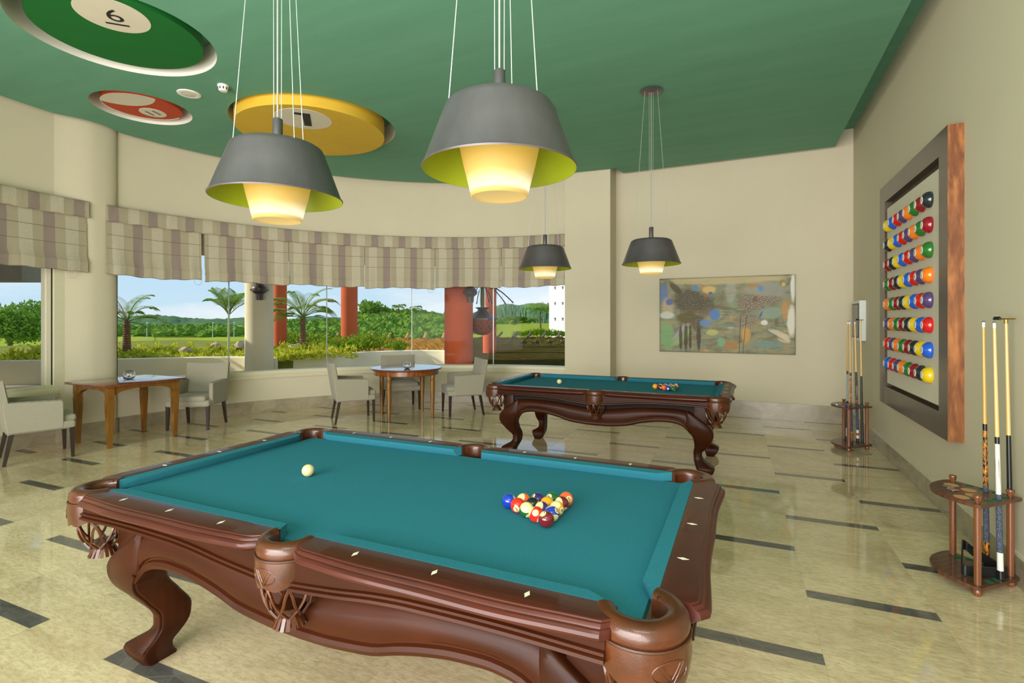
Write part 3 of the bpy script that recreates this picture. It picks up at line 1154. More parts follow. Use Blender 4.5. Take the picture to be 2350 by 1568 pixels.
def cushion_mesh(xw0, xw1, xn0, xn1, yw, yn):
    """cloth cushion: wood line y=yw from xw0..xw1, nose y=yn from xn0..xn1 (nose towards +y)"""
    m = MB()
    A = [(xw0, yw, RT), (xw1, yw, RT), (xn1, yn, 0.797), (xn0, yn, 0.797), (xn0, yn, 0.788), (xn1, yn, 0.788),
         (xn0 - 0.012 if xn0 > xw0 else xn0, yn - 0.02, BED), (xn1 + 0.012, yn - 0.02, BED), (xw0, yw, BED), (xw1, yw, BED)]
    F = [(0, 1, 2, 3), (3, 2, 5, 4), (4, 5, 7, 6), (0, 3, 4, 6, 8), (1, 9, 7, 5, 2), (0, 8, 9, 1), (8, 6, 7, 9)]
    m.add(A, F)
    return m


def net_mesh(r_top, r_bot, z0, z1, n=7, tw=0.9, a0=0.0, a1=2 * pi, tr=0.0055):
    m = MB()
    for sgn in (1, -1):
        for k in range(n):
            a = a0 + (a1 - a0) * (k + 0.5) / n
            pts, rr = [], []
            for i in range(11):
                s = i / 10
                b = a + sgn * tw * s + sgn * 0.12 * sin(s * pi * 2)
                r = r_top + (r_bot - r_top) * (s ** 1.4) + 0.012 * sin(s * pi)
                pts.append((r * cos(b), r * sin(b), z0 + (z1 - z0) * s))
                rr.append(tr)
            m.tube(pts, rr, 5)
    return m


def tassel_mesh(r, z0, z1, n=12):
    m = MB()
    for k in range(n):
        a = 2 * pi * k / n
        c, s = cos(a), sin(a)
        w = 0.006
        p = [(r * 0.55 * c - w * s, r * 0.55 * s + w * c, z0), (r * 0.55 * c + w * s, r * 0.55 * s - w * c, z0),
             (r * c + w * s, r * s - w * c, z1), (r * c - w * s, r * s + w * c, z1)]
        q = [(x * 0.85, y * 0.85, z) for x, y, z in p]
        m.add(p + q, [(0, 1, 2, 3), (7, 6, 5, 4), (0, 4, 5, 1), (1, 5, 6, 2), (2, 6, 7, 3), (3, 7, 4, 0)])
    m.lathe([(r * 0.7, z0 + 0.012), (r * 0.62, z0 - 0.004), (0.001, z0 - 0.006)], 16)
    return m


def pocket(parent, loc, ang, corner):
    """leather pocket; ang = direction pointing away from the table"""
    rt = thing('pocket', loc, None, None)
    rt.parent = parent
    rt.rotation_euler = (0, 0, ang)
    span = radians(118) if corner else radians(98)
    ri = 0.060 if corner else 0.058
    ro = 0.118 if corner else 0.104
    m = MB()
    prof = [(ri, 0.735), (ri, 0.785), (ri + 0.004, 0.797), (ri + 0.012, 0.803), (ro - 0.028, 0.805), (ro - 0.012, 0.800), (ro - 0.003, 0.788), (ro, 0.770), (ro - 0.003, 0.755), (ro - 0.02, 0.748)]
    rings = []
    n = 36
    for i in range(n + 1):
        a = -span + 2 * span * i / n
        e = 1.0
        rings.append([(r * cos(a), r * sin(a), z) for r, z in prof])
    m.loft(rings)
    m.build('collar', 'leather', rt)
    m = MB()
    for rr in (ro + 0.0,):
        m.tube([(rr * cos(-span + 2 * span * i / 30), rr * sin(-span + 2 * span * i / 30), 0.752) for i in range(31)], 0.0042, 6)
    m.build('welt', 'leather_dark', rt)
    # drop shield with scalloped lower edge
    m = MB()
    rings = []
    sp_ = span * (0.92 if corner else 0.80)
    for i in range(n + 1):
        a = -sp_ + 2 * sp_ * i / n
        s = abs(a) / sp_
        zb = 0.662 + 0.010 * cos(a * 9) * (1 - s) + (0.045 * s ** 3) if corner else 0.662 + 0.035 * s ** 3 + 0.004 * cos(a * 8)
        rr = ro + 0.002 - 0.006 * (1 if False else 0)
        rings.append([(rr * cos(a), rr * sin(a), 0.752), ((rr + 0.002) * cos(a), (rr + 0.002) * sin(a), 0.71), ((rr - 0.004) * cos(a), (rr - 0.004) * sin(a), zb),
                      ((rr - 0.010) * cos(a), (rr - 0.010) * sin(a), zb), ((rr - 0.008) * cos(a), (rr - 0.008) * sin(a), 0.752)])
    m.loft(rings)
    sh = m.build('shield', 'leather', rt)
    # tooled emblem: nested lozenges and a ring pressed into the shield
    m = MB()

    def on(a, z):
        return ((ro + 0.0036) * cos(a), (ro + 0.0036) * sin(a), z)
    for w_, h_ in ((0.30, 0.030), (0.20, 0.020)):
        q = [(-w_, 0.722), (0, 0.722 - h_ * 1.6), (w_, 0.722)]
        for (p0, p1) in zip(q, q[1:]):
            m.tube([on(p0[0] + (p1[0] - p0[0]) * k / 4, p0[1] + (p1[1] - p0[1]) * k / 4) for k in range(5)], 0.0012, 4)
    m.tube([on(0.40 * cos(b), 0.705 + 0.026 * sin(b)) for b in [2 * pi * k / 28 for k in range(28)]], 0.0013, 4, closed=True)
    m.build('emblem', 'leather', rt)
    m = net_mesh(ro - 0.022 if not corner else ro - 0.03, 0.050, 0.690, 0.548, 8, 1.1, tr=0.0052)
    m.build('net', 'leather', rt)
    m = tassel_mesh(0.055, 0.556, 0.508, 18)
    m.build('tassel', 'leather', rt)
    return rt


XO = [(0.0, 1.06), (0.02, 1.075), (0.05, 1.098), (0.085, 1.108), (0.10, 1.095), (0.12, 1.055), (0.145, 1.015), (0.18, 0.990), (0.22, 0.992), (0.27, 1.035), (0.31, 1.062), (0.36, 1.090), (0.41, 1.102), (0.455, 1.096), (0.51, 1.058), (0.55, 1.010), (0.59, 0.955), (0.64, 0.885)]
XI = [(0.0, 0.985), (0.05, 0.965), (0.095, 0.945), (0.16, 0.922), (0.224, 0.918), (0.30, 0.930), (0.375, 0.925), (0.42, 0.905), (0.46, 0.880), (0.52, 0.865), (0.60, 0.86), (0.64, 0.86)]
YO = [(0.0, 0.480), (0.05, 0.515), (0.085, 0.525), (0.12, 0.500), (0.18, 0.470), (0.22, 0.470), (0.31, 0.520), (0.38, 0.570), (0.44, 0.592), (0.51, 0.602), (0.58, 0.600), (0.64, 0.590)]


def leg_mesh():
    m = MB()
    rings = []
    for i in range(41):
        z = 0.64 * i / 40
        xo, xi, yo = interp(XO, z), interp(XI, z), interp(YO, z)
        yi = yo - 0.125 - 0.015 * sin(z / 0.64 * pi)
        r = min(0.012, (xo - xi) * 0.2)
        b = 0.006
        rings.append([(xi, -yo + r, z), (xi + r * 0.35, -yo + r * 0.35, z), (xi + r, -yo, z), ((xi + xo) / 2, -yo - b, z), (xo - r, -yo, z), (xo - r * 0.35, -yo + r * 0.35, z), (xo, -yo + r, z),
                      (xo + b * 0.5, -(yo + yi) / 2, z), (xo, -yi - r, z), (xo - r, -yi, z), (xi + r, -yi, z), (xi, -yi - r, z)])
    m.loft(rings)
    m.tube([(interp(XI, z) + 0.012, -interp(YO, z) - 0.002, z) for z in [0.47 - 0.38 * k / 24 for k in range(25)]], 0.0065, 8)
    return m


ZT = [(0.0, 0.597), (0.07, 0.599), (0.25, 0.618), (0.44, 0.640), (0.70, 0.650), (0.80, 0.648), (0.88, 0.632), (0.95, 0.600)]
ZB = [(0.0, 0.428), (0.10, 0.430), (0.20, 0.438), (0.30, 0.450), (0.40, 0.478), (0.50, 0.500), (0.60, 0.514), (0.70, 0.518), (0.78, 0.508), (0.83, 0.490), (0.87, 0.455), (0.91, 0.410)]
AB = [(0.0, 0.652), (0.08, 0.658), (0.25, 0.674), (0.40, 0.692), (0.52, 0.700), (0.80, 0.705), (1.06, 0.700)]


def skirt_mesh(half, sc, y):
    m = MB()
    rings = []
    n = 60
    for i in range(n + 1):
        x = -half + 2 * half * i / n
        k = abs(x) / sc
        zt, zb = interp(ZT, k), interp(ZB, k)
        h = zt - zb
        rings.append([(x, y + 0.05, zt), (x, y + 0.012, zt), (x, y - 0.004, zt - 0.012), (x, y - 0.020, zt - 0.3 * h), (x, y - 0.024, zb + 0.5 * h), (x, y - 0.018, zb + 0.052),
                      (x, y - 0.008, zb + 0.046), (x, y - 0.008, zb + 0.040), (x, y - 0.018, zb + 0.034), (x, y - 0.022, zb + 0.020), (x, y - 0.014, zb + 0.004), (x, y, zb), (x, y + 0.05, zb)])
    m.loft(rings)
    return m


def apron_mesh(x0, x1, y, sc):
    m = MB()
    rings = []
    n = 40
    for i in range(n + 1):
        x = x0 + (x1 - x0) * i / n
        zb = interp(AB, abs(x) / sc)
        rings.append([(x, y + 0.04, 0.760), (x, y, 0.760), (x, y, zb + 0.030), (x, y - 0.009, zb + 0.027), (x, y - 0.010, zb + 0.020), (x, y - 0.003, zb + 0.016),
                      (x, y - 0.012, zb + 0.012), (x, y - 0.014, zb + 0.004), (x, y - 0.004, zb), (x, y + 0.04, zb)])
    m.loft(rings)
    return m


def make_pool_table():
    root = thing('pool_table', (0, 0, 0), None, None)
    RZ = lambda d: Matrix.Rotation(radians(d), 4, 'Z')
    m = MB(); m.box(-1.13, 1.13, -0.59, 0.59, BED - 0.030, BED); m.build('bed_cloth', 'felt', root)
    # rails: two halves on each long side, one on each short side
    YIN, XIN = 0.612, 1.160
    for d in (0, 180):
        m = transform_mb(rail_mesh(-1.070, -0.062, -YIN, pi, True, False), RZ(d)); m.build('rail', 'mahogany', root, 24)
        m = transform_mb(rail_mesh(0.062, 1.078, -YIN, pi, False, True), RZ(d)); m.build('rail', 'mahogany', root, 24)
        m = transform_mb(cushion_mesh(0.062, 1.070, 0.085, 0.990, -YIN, -0.563), RZ(d)); m.build('cushion', 'felt', root)
        m = transform_mb(cushion_mesh(-1.070, -0.062, -0.990, -0.085, -YIN, -0.563), RZ(d)); m.build('cushion', 'felt', root)
        m = transform_mb(rail_mesh(-0.53, 0.53, -XIN, 0.0, True, True), RZ(90 + d)); m.build('rail', 'mahogany', root, 24)
        m = transform_mb(cushion_mesh(-0.525, 0.525, -0.455, 0.455, -XIN, -1.111), RZ(90 + d)); m.build('cushion', 'felt', root)
        m = transform_mb(apron_mesh(-1.065, -0.07, -0.690, 1.0), RZ(d)); m.build('apron', 'mahogany_side', root)
        m = transform_mb(apron_mesh(0.07, 1.065, -0.690, 1.0), RZ(d)); m.build('apron', 'mahogany_side', root)
        m = transform_mb(apron_mesh(-0.52, 0.52, -1.235, 0.5), RZ(90 + d)); m.build('apron', 'mahogany_side', root)
        m = transform_mb(skirt_mesh(0.90, 1.0, -0.575), RZ(d)); m.build('skirt', 'mahogany_side', root)
        m = transform_mb(skirt_mesh(0.44, 0.50, -1.055), RZ(90 + d)); m.build('skirt', 'mahogany_side', root)
    # inlaid diamond sights
    S_ = 0.2794
    s3 = []
    for k in (1.0593, 2.0593, 3.0593):
        for sg in (1, -1):
            for sy in (1, -1):
                s3.append((sg * k * S_, sy * 0.656, 0))
    for k in (-1.0192, 0, 1.0192):
        for sg in (1, -1):
            s3.append((sg * 1.198, k * S_, 90))
    for (x, y, d) in s3:
        m = MB()
        m.prism([(-0.0075, 0), (0, -0.017), (0.0075, 0), (0, 0.017)], RT - 0.0005, RT + 0.0006, Matrix.Translation((x, y, 0)) @ RZ(d))
        m.build('sight', 'mother_of_pearl', root, smooth=0)
    m = MB(); m.box(-1.045, 1.045, -0.555, 0.555, 0.60, BED - 0.03)
    m.build('cabinet', 'ebonised', root)
    for sx_ in (-1, 1):
        for sy_ in (-1, 1):
            m = MB(); m.rbox(min(sx_ * 0.93, sx_ * 1.05), max(sx_ * 0.93, sx_ * 1.05), min(sy_ * 0.44, sy_ * 0.572), max(sy_ * 0.44, sy_ * 0.572), 0.47, 0.72, 0.006)
            m.build('corner_block', 'mahogany_side', root)
    lm = leg_mesh().mesh('leg', 'mahogany_side')
    lm2 = transform_mb(leg_mesh(), Matrix.Diagonal((-1, 1, 1, 1))).mesh('leg', 'mahogany_side')
    for me, rz in ((lm, 0), (lm2, 0), (lm, pi), (lm2, pi)):
        o = bpy.data.objects.new('leg', me); COL.objects.link(o); o.parent = root; o.rotation_euler = (0, 0, rz)
    for sx_ in (-1, 1):
        for sy_ in (-1, 1):
            pocket(root, (sx_ * 1.128, sy_ * 0.582, 0), atan2(sy_, sx_), True)
    for sy_ in (-1, 1):
        pocket(root, (0, sy_ * 0.628, 0), atan2(sy_, 0), False)
    return root


T1 = make_pool_table()
tag(T1, 'carved mahogany pool table with teal felt nearest the camera', 'pool table', 'pool tables')
T2 = copy_tree(T1)
T2.location = (-0.008, 3.852, 0)
tag(T2, 'carved mahogany pool table with teal felt standing in front of the square pillar', 'pool table', 'pool tables')

# ------------------------------------------------------------------ balls
BR = 0.0286
BALLC = {1: (236, 160, 22), 2: (24, 54, 176), 3: (216, 40, 20), 4: (54, 26, 104), 5: (240, 96, 46), 6: (24, 92, 46), 7: (108, 22, 32), 8: (26, 27, 26)}
plain('ball_ivory', (226, 211, 156), 0.08, coat=0.5, var=0.02)
for k, cc in BALLC.items():
    plain('ball_%d' % k, cc, 0.08, coat=0.5, var=0.02)
    t = NT('ball_stripe_%d' % k)
    tc = t.n('ShaderNodeTexCoord')
    s_ = t.sep(tc.outputs['Object'])
    band = t.math('LESS_THAN', t.math('ABSOLUTE', s_[2]), BR * 0.56)
    t.pbsdf(t.mix(band, lin((226, 211, 156)), lin(cc)), 0.08, coat=0.5)
m = MB(); m.sphere(BR, nu=36, nv=24)
BALLM = {}


def ball_mesh(mat):
    if mat not in BALLM:
        me = m_ball.copy()
        me.materials.clear()
        me.materials.append(MATS[mat])
        BALLM[mat] = me
    return BALLM[mat]


m_ball = m.mesh('ball', 'ball_ivory', 180)
SPOTM = {}


def spot_mesh(num, R=BR, ang=25, key='b', txt=0.022, under=True, mats=('ball_ivory', 'numeral_black')):
    """spherical cap on +x carrying the digits, digit tops towards +z"""
    k = (num, key)
    if k in SPOTM:
        return SPOTM[k]
    m = MB()
    vs, fs = [(R * 1.006, 0, 0)], []
    nr, na = 4, 28
    for j in range(1, nr + 1):
        th = radians(ang) * j / nr
        for i in range(na):
            p = 2 * pi * i / na
            rr = R * (1.006 if j < nr else 1.0)
            vs.append((rr * cos(th), rr * sin(th) * cos(p), rr * sin(th) * sin(p)))
    for i in range(na):
        q = (i + 1) % na
        fs.append((0, 1 + i, 1 + q))
        for j in range(nr - 1):
            fs.append((1 + j * na + i, 1 + (j + 1) * na + i, 1 + (j + 1) * na + q, 1 + j * na + q))
    m.add(vs, fs)
    m.mi = 1
    tv, tf = text_geo(str(num), txt)
    if under and num in (6, 9):
        o = len(tv)
        w, y0 = txt * 0.26, -txt * 0.46
        tv = tv + [(-w, y0 - txt * 0.06, 0), (w, y0 - txt * 0.06, 0), (w, y0, 0), (-w, y0, 0)]
        tf = tf + [(o, o + 1, o + 2, o + 3)]
    pv = []
    for p in tv:
        d = Vector((R, p[0], p[1])).normalized() * R * 1.022
        pv.append(tuple(d))
    m.add(pv, tf)
    me = m.mesh('number_spot', list(mats), 0, recalc=False)
    for p in me.polygons:
        if p.material_index == 0:
            p.use_smooth = True
    SPOTM[k] = me
    return me


NAMES = {1: 'yellow', 2: 'blue', 3: 'red', 4: 'purple', 5: 'orange', 6: 'green', 7: 'maroon', 8: 'black'}
RTV = Vector((cos(YAW), sin(YAW), 0))
FWV = Vector((-sin(YAW), cos(YAW), 0))


def view_dir(pos, dx, dy):
    """direction on the ball facing the room's front, dx right and dy up as seen from the front of the room"""
    tocam = (CAM - Vector(pos)).normalized()
    r = tocam.cross(Vector((0, 0, 1))).normalized() * -1
    u = r.cross(tocam) * -1
    if u.z < 0:
        u = -u
    w = sqrt(max(0.02, 1 - dx * dx - dy * dy))
    return (r * dx + u * dy + tocam * w).normalized()


def place_ball(num, pos, spot, axis, label, group, spin=0.0):
    base = num if num <= 8 else num - 8
    o = bpy.data.objects.new('pool_ball', ball_mesh(('ball_%d' if num <= 8 else 'ball_stripe_%d') % base))
    COL.objects.link(o)
    tag(o, label, 'pool ball', group)
    X = view_dir(pos, *spot) if spot else Vector((0.2, 0.9, -0.4)).normalized()
    if axis:
        A = view_dir(pos, *axis)
        if spot:
            Z = (A - X * A.dot(X)).normalized()
        else:
            Z = A.normalized()
            X = (X - Z * X.dot(Z)).normalized()
    else:
        up = Vector((0, 0, 1))
        Z = (up - X * up.dot(X)).normalized()
        Z = (Matrix.Rotation(spin, 3, X) @ Z).normalized()
    Y = Z.cross(X)
    M = Matrix((X, Y, Z)).transposed().to_4x4()
    M.translation = Vector(pos)
    o.matrix_world = M
    for s in (1, -1):
        so = bpy.data.objects.new('number_spot', spot_mesh(num))
        COL.objects.link(so)
        so.parent = o
        if s < 0:
            so.rotation_euler = (0, 0, pi)
    return o


def rack_pos(x0, y0, row, j, dx=0.0496, dy=0.0573):
    return (x0 + row * dx, y0 + (j - row / 2.0) * dy, BED + BR)


# near rack: (row, place from the near side, number, spot, axis, spin)
near = [(0, 0, 2, (0.85, 0.45), None, 0), (1, 1, 13, None, (-0.72, 0.38), 0), (1, 0, 3, (-0.2, -0.5), None, 0.6), (2, 2, 4, (-0.72, 0.52), None, 0.5), (2, 1, 8, (0.93, 0.12), None, 0),
        (2, 0, 14, (0.3, -0.8), (0.0, 0.42), 0), (3, 3, 6, (-0.45, 0.4), None, 0.5), (3, 2, 1, (0.4, -0.88), None, 0), (3, 1, 12, None, (-0.72, 0.35), 0), (3, 0, 11, (-0.1, 0.2), (-0.75, 0.5), 0),
        (4, 4, 5, (0.43, 0.02), None, 0.3), (4, 3, 15, (0.42, -0.78), (-0.82, 0.25), 0), (4, 2, 9, (0.72, -0.25), (-0.55, 0.6), 0), (4, 1, 10, (0.75, 0.45), (0.5, -0.65), 0), (4, 0, 7, (-0.42, 0.68), None, -0.5)]
posn = ['at the left tip of the rack', 'in the second row', 'in the second row on the near edge', 'in the middle row at the back', 'in the centre of the rack', 'on the near edge, middle row',
        'in the fourth row at the back', 'in the fourth row', 'in the fourth row', 'on the near edge, fourth row', 'at the back corner', 'in the right row', 'in the right row', 'in the right row', 'at the near corner']
for (row, j, num, sp1, ax, spin), pn in zip(near, posn):
    nm = NAMES[num if num <= 8 else num - 8]
    lb = '%s %s pool ball %s on the nearest table' % (nm, 'solid' if num <= 8 else 'and ivory striped', pn)
    place_ball(num, rack_pos(0.514, -0.02, row, j), sp1, ax, lb, 'racked balls on the nearest table', spin)
far = [(0, 0, 1, (0.5, -0.8), None), (1, 1, 10, None, (0.2, 0.8)), (1, 0, 7, (0.55, -0.3), None), (2, 2, 14, (0.2, -0.8), (0.0, 0.5)), (2, 1, 4, (0.9, 0.1), None), (2, 0, 5, (0.3, -0.9), None),
       (3, 3, 9, (0.3, -0.7), (0.2, 0.55)), (3, 2, 8, (0.8, 0.2), None), (3, 1, 12, None, (0.3, 0.4)), (3, 0, 2, (-0.2, -0.3), None), (4, 4, 11, (0.2, -0.9), (0.6, 0.3)), (4, 3, 13, (-0.3, -0.8), (0.7, 0.4)),
       (4, 2, 3, (0.4, -0.8), None), (4, 1, 15, None, (-0.5, 0.4)), (4, 0, 6, (0.6, -0.7), None)]
for (row, j, num, sp1, ax) in far:
    nm = NAMES[num if num <= 8 else num - 8]
    lb = '%s %s pool ball racked on the pool table in front of the pillar' % (nm, 'solid' if num <= 8 else 'and ivory striped')
    place_ball(num, rack_pos(0.483, 3.836, row, j), sp1, ax, lb, 'racked balls on the table by the pillar')
for pos, lb in (((-0.533, -0.032, BED + BR), 'plain ivory cue ball alone on the left half of the nearest table'), ((-0.602, 3.831, BED + BR), 'plain ivory cue ball alone on the table by the pillar')):
    o = bpy.data.objects.new('cue_ball', ball_mesh('ball_ivory'))
    COL.objects.link(o)
    o.location = pos
    tag(o, lb, 'cue ball', 'cue balls')


# ================================================================== PENDANT LAMPS (origin at the cup's bottom)
def make_lamp():
    root = thing('pendant_lamp', (0, 0, 0), None, None)
    z0 = 0.112       # shade rim above the cup bottom
    m = MB()
    m.lathe([(0.309, z0 - 0.004), (0.312, z0 + 0.002), (0.303, z0 + 0.012), (0.260, z0 + 0.130), (0.222, z0 + 0.232), (0.214, z0 + 0.248), (0.196, z0 + 0.260), (0.15, z0 + 0.268), (0.02, z0 + 0.275)], 72, cap=False)
    m.build('shade', 'lamp_black_metal', root)
    m = MB()
    m.lathe([(0.3085, z0 - 0.0035), (0.299, z0 + 0.010), (0.256, z0 + 0.128), (0.217, z0 + 0.230), (0.19, z0 + 0.252), (0.02, z0 + 0.262)], 72, cap=False)
    m.build('shade_lining', 'lamp_green_inside', root)
    m = MB()
    m.lathe([(0.0, 0.008), (0.098, 0.008), (0.106, 0.003), (0.110, 0.0), (0.115, 0.006), (0.128, 0.06), (0.146, 0.13), (0.165, 0.22), (0.165, 0.26)], 64, cap=False)
    m.build('glass_cup', 'lamp_glass', root)
    m = MB()
    m.lathe([(0.024, z0 + 0.265), (0.024, z0 + 0.395), (0.020, z0 + 0.400), (0.0, z0 + 0.400)], 24, cap=False)
    m.build('stem', 'lamp_black_metal', root)
    H = CZ - 1.998
    m = MB(); m.tube([(0, 0, z0 + 0.398), (0, 0, H - 0.02)], 0.0042, 8); m.build('cable', 'cable_grey', root)
    for k in range(3):
        a = radians(219 + 120 * k)
        m = MB(); m.tube([(0.205 * cos(a), 0.205 * sin(a), z0 + 0.252), (0.075 * cos(a), 0.075 * sin(a), H - 0.02)], 0.0023, 6); m.build('suspension_wire', 'steel_wire', root)
    for sx_ in (-1, 1):
        m = MB(); m.tube([(sx_ * 0.019 * cos(YAW), sx_ * 0.019 * sin(YAW), z0 + 0.395), (sx_ * 0.022 * cos(YAW), sx_ * 0.022 * sin(YAW), H - 0.02)], 0.0020, 6); m.build('suspension_wire', 'steel_wire', root)
    m = MB(); m.lathe([(0.0, H - 0.028), (0.110, H - 0.024), (0.120, H - 0.018), (0.118, H - 0.014), (0.085, H - 0.012), (0.085, H)], 48, cap=False); m.build('canopy', 'lamp_black_metal', root)
    return root


LAMP = make_lamp()
LAMP.location = (-0.768, 0.0, 1.998)
tag(LAMP, 'dark grey tapered pendant lamp with green lining, left one over the nearest pool table', 'pendant lamp', 'pendant lamps')
for (x, y), lb in (((0.462, 0.0), 'dark grey tapered pendant lamp with green lining, right one over the nearest pool table'),
                   ((0.437, 3.86), 'small looking black pendant lamp hanging beside the abstract painting'),
                   ((-0.790, 3.86), 'small looking black pendant lamp hanging in front of the last blind by the pillar')):
    o = copy_tree(LAMP)
    o.location = (x, y, 1.998)
    tag(o, lb)

# ================================================================== WALL PIECES
# framed board of half balls on the right wall
art = thing('ball_artwork', (2.785, 3.81, 1.77), 'wide brown wooden frame holding eight rows of coloured half balls on the right wall', 'wall art')
AO = Vector((2.785, 3.81, 1.77))
FX = 2.690 - AO.x
y0, y1, z0, z1 = 2.786 - AO.y, 4.832 - AO.y, 0.632 - AO.z, 2.905 - AO.z
iy0, iy1, iz0, iz1 = 2.975 - AO.y, 4.617 - AO.y, 0.818 - AO.z, 2.727 - AO.z


def mitre(ax):
    """four mitred frame bars, outer skin walnut, face brown"""
    for (a, b, c_, d) in (((y0, z0), (y1, z0), (iy1, iz0), (iy0, iz0)), ((y1, z0), (y1, z1), (iy1, iz1), (iy1, iz0)), ((y1, z1), (y0, z1), (iy0, iz1), (iy1, iz1)), ((y0, z1), (y0, z0), (iy0, iz0), (iy0, iz1))):
        m = MB()
        q = [a, b, c_, d]
        vs = [(FX, y, z) for y, z in q] + [(0.0, y, z) for y, z in q]
        m.mi = 0
        m.add(vs, [(0, 1, 2, 3)])
        m.mi = 1
        m.add(vs, [(0, 4, 5, 1), (1, 5, 6, 2), (3, 7, 4, 0), (7, 6, 5, 4)])
        m.mi = 2
        m.add(vs, [(2, 6, 7, 3)])
        m.build('frame', ['frame_brown', 'walnut_figured', 'frame_inner'], art, smooth=0)


mitre(0)
m = MB(); m.box(-0.03, -0.002, iy0 - 0.02, iy1 + 0.02, iz0 - 0.02, iz1 + 0.02); m.build('backing', 'frame_brown', art)
m = MB(); m.rbox(2.706 - AO.x, -0.028, 3.035 - AO.y, 4.598 - AO.y, 0.852 - AO.z, 2.655 - AO.z, 0.003, 1); m.build('board', 'cream_paint', art)
WCOL = {'yellow': (232, 196, 24), 'black': (38, 42, 46), 'maroon': (142, 18, 34), 'green': (42, 112, 40), 'orange': (240, 124, 26), 'purple': (84, 62, 110), 'red': (206, 26, 26), 'blue': (34, 92, 204)}
for k, cc in WCOL.items():
    plain('half_ball_' + k, cc, 0.12, coat=0.5, var=0.02)
CYC = [('yellow', 1), ('black', 8), ('maroon', 7), ('green', 6), ('orange', 5), ('purple', 4), ('red', 3), ('blue', 2)]
hb = MB()
hb.lathe([(0.064, 0.0), (0.0655, 0.008), (0.065, 0.018), (0.060, 0.034), (0.051, 0.048), (0.040, 0.057), (0.030, 0.0615), (0.0, 0.0625)], 36, Matrix.Rotation(-pi / 2, 4, 'Y'), cap=False)
HBM = {}
base_me = hb.mesh('half_ball', 'cream_paint', 50)
for k, _ in CYC:
    me = base_me.copy(); me.materials.clear(); me.materials.append(MATS['half_ball_' + k]); HBM[k] = me
HSM = {}
for k, num in CYC:
    m = MB()
    m.lathe([(0.0305, 0.0610), (0.0290, 0.0632), (0.0, 0.0645)], 28, Matrix.Rotation(-pi / 2, 4, 'Y'), cap=False)
    m.mi = 1
    tv, tf = text_geo(str(num), 0.034)
    m.add([(-0.0650, -p[0], p[1]) for p in tv], tf)
    HSM[k] = m.mesh('number_spot', ['white_plastic', 'numeral_black'], 0, recalc=False)
for r_ in range(8):
    for j in range(8):
        k, num = CYC[(j - r_) % 8]
        o = bpy.data.objects.new('half_ball', HBM[k]); COL.objects.link(o); o.parent = art
        o.location = (2.707 - AO.x, 3.212 + 0.1765 * j - AO.y, 1.066 + 0.1985 * r_ - AO.z)
        o['label'] = '%s half ball with a white number spot' % k
        s = bpy.data.objects.new('number_spot', HSM[k]); COL.objects.link(s); s.parent = o

# abstract canvas on the back wall
t = NT('abstract_canvas')
uvw = t.coord('Generated')
px, py, pz = t.sep(uvw)       # x along the canvas 0..1, z up 0..1
cu = t.n('ShaderNodeCombineXYZ'); t.l(px, cu.inputs[0]); t.l(pz, cu.inputs[1])
P = cu.outputs[0]


def pmap(sc, loc=(0, 0, 0)):
    mp = t.n('ShaderNodeMapping'); mp.inputs['Scale'].default_value = sc; mp.inputs['Location'].default_value = loc
    t.l(P, mp.inputs[0]); return mp.outputs[0]


n0 = t.noise(pmap((2.2, 2.6, 1)), 2.2, 6, 0.65, 1.5)
c = t.ramp(n0, [(0.30, lin((104, 92, 62))), (0.42, lin((128, 122, 92))), (0.50, lin((132, 144, 122))), (0.60, lin((170, 142, 92))), (0.72, lin((196, 176, 142)))])
# drips and horizontal strokes
dr = t.noise(pmap((26, 1.6, 1)), 3, 4)
c = t.mix(t.gray(dr, 0.55, 0.72, 0, 0.35), c, lin((112, 96, 66)))
hz = t.noise(pmap((1.6, 24, 1), (3, 1, 0)), 3, 4)
c = t.mix(t.gray(hz, 0.56, 0.70, 0, 0.4), c, lin((206, 186, 150)))


def blob(cx, cy, rx, ry, colr_, amt=0.9, soft=0.35, wob=0.35, rot=0.0):
    global c
    wx = t.math('MULTIPLY', t.math('SUBTRACT', t.noise(pmap((5, 4, 1), (cx * 7, cy * 5, 0)), 2.4, 5, 0.65), 0.5), wob * 2)
    ax = t.math('SUBTRACT', px, cx)
    ay = t.math('SUBTRACT', pz, cy)
    bx = t.math('ADD', t.math('MULTIPLY', ax, cos(rot)), t.math('MULTIPLY', ay, sin(rot) * 0.6))
    by = t.math('SUBTRACT', t.math('MULTIPLY', ay, cos(rot)), t.math('MULTIPLY', ax, sin(rot) / 0.6))
    u_ = t.math('DIVIDE', bx, rx)
    v_ = t.math('DIVIDE', by, ry)
    d = t.math('SQRT', t.math('ADD', t.math('MULTIPLY', u_, u_), t.math('MULTIPLY', v_, v_)))
    d = t.math('ADD', d, wx)
    f = t.gray(d, 1 - soft, 1.0, amt, 0.0)
    c = t.mix(f, c, colr_ if hasattr(colr_, 'is_output') else lin(colr_))


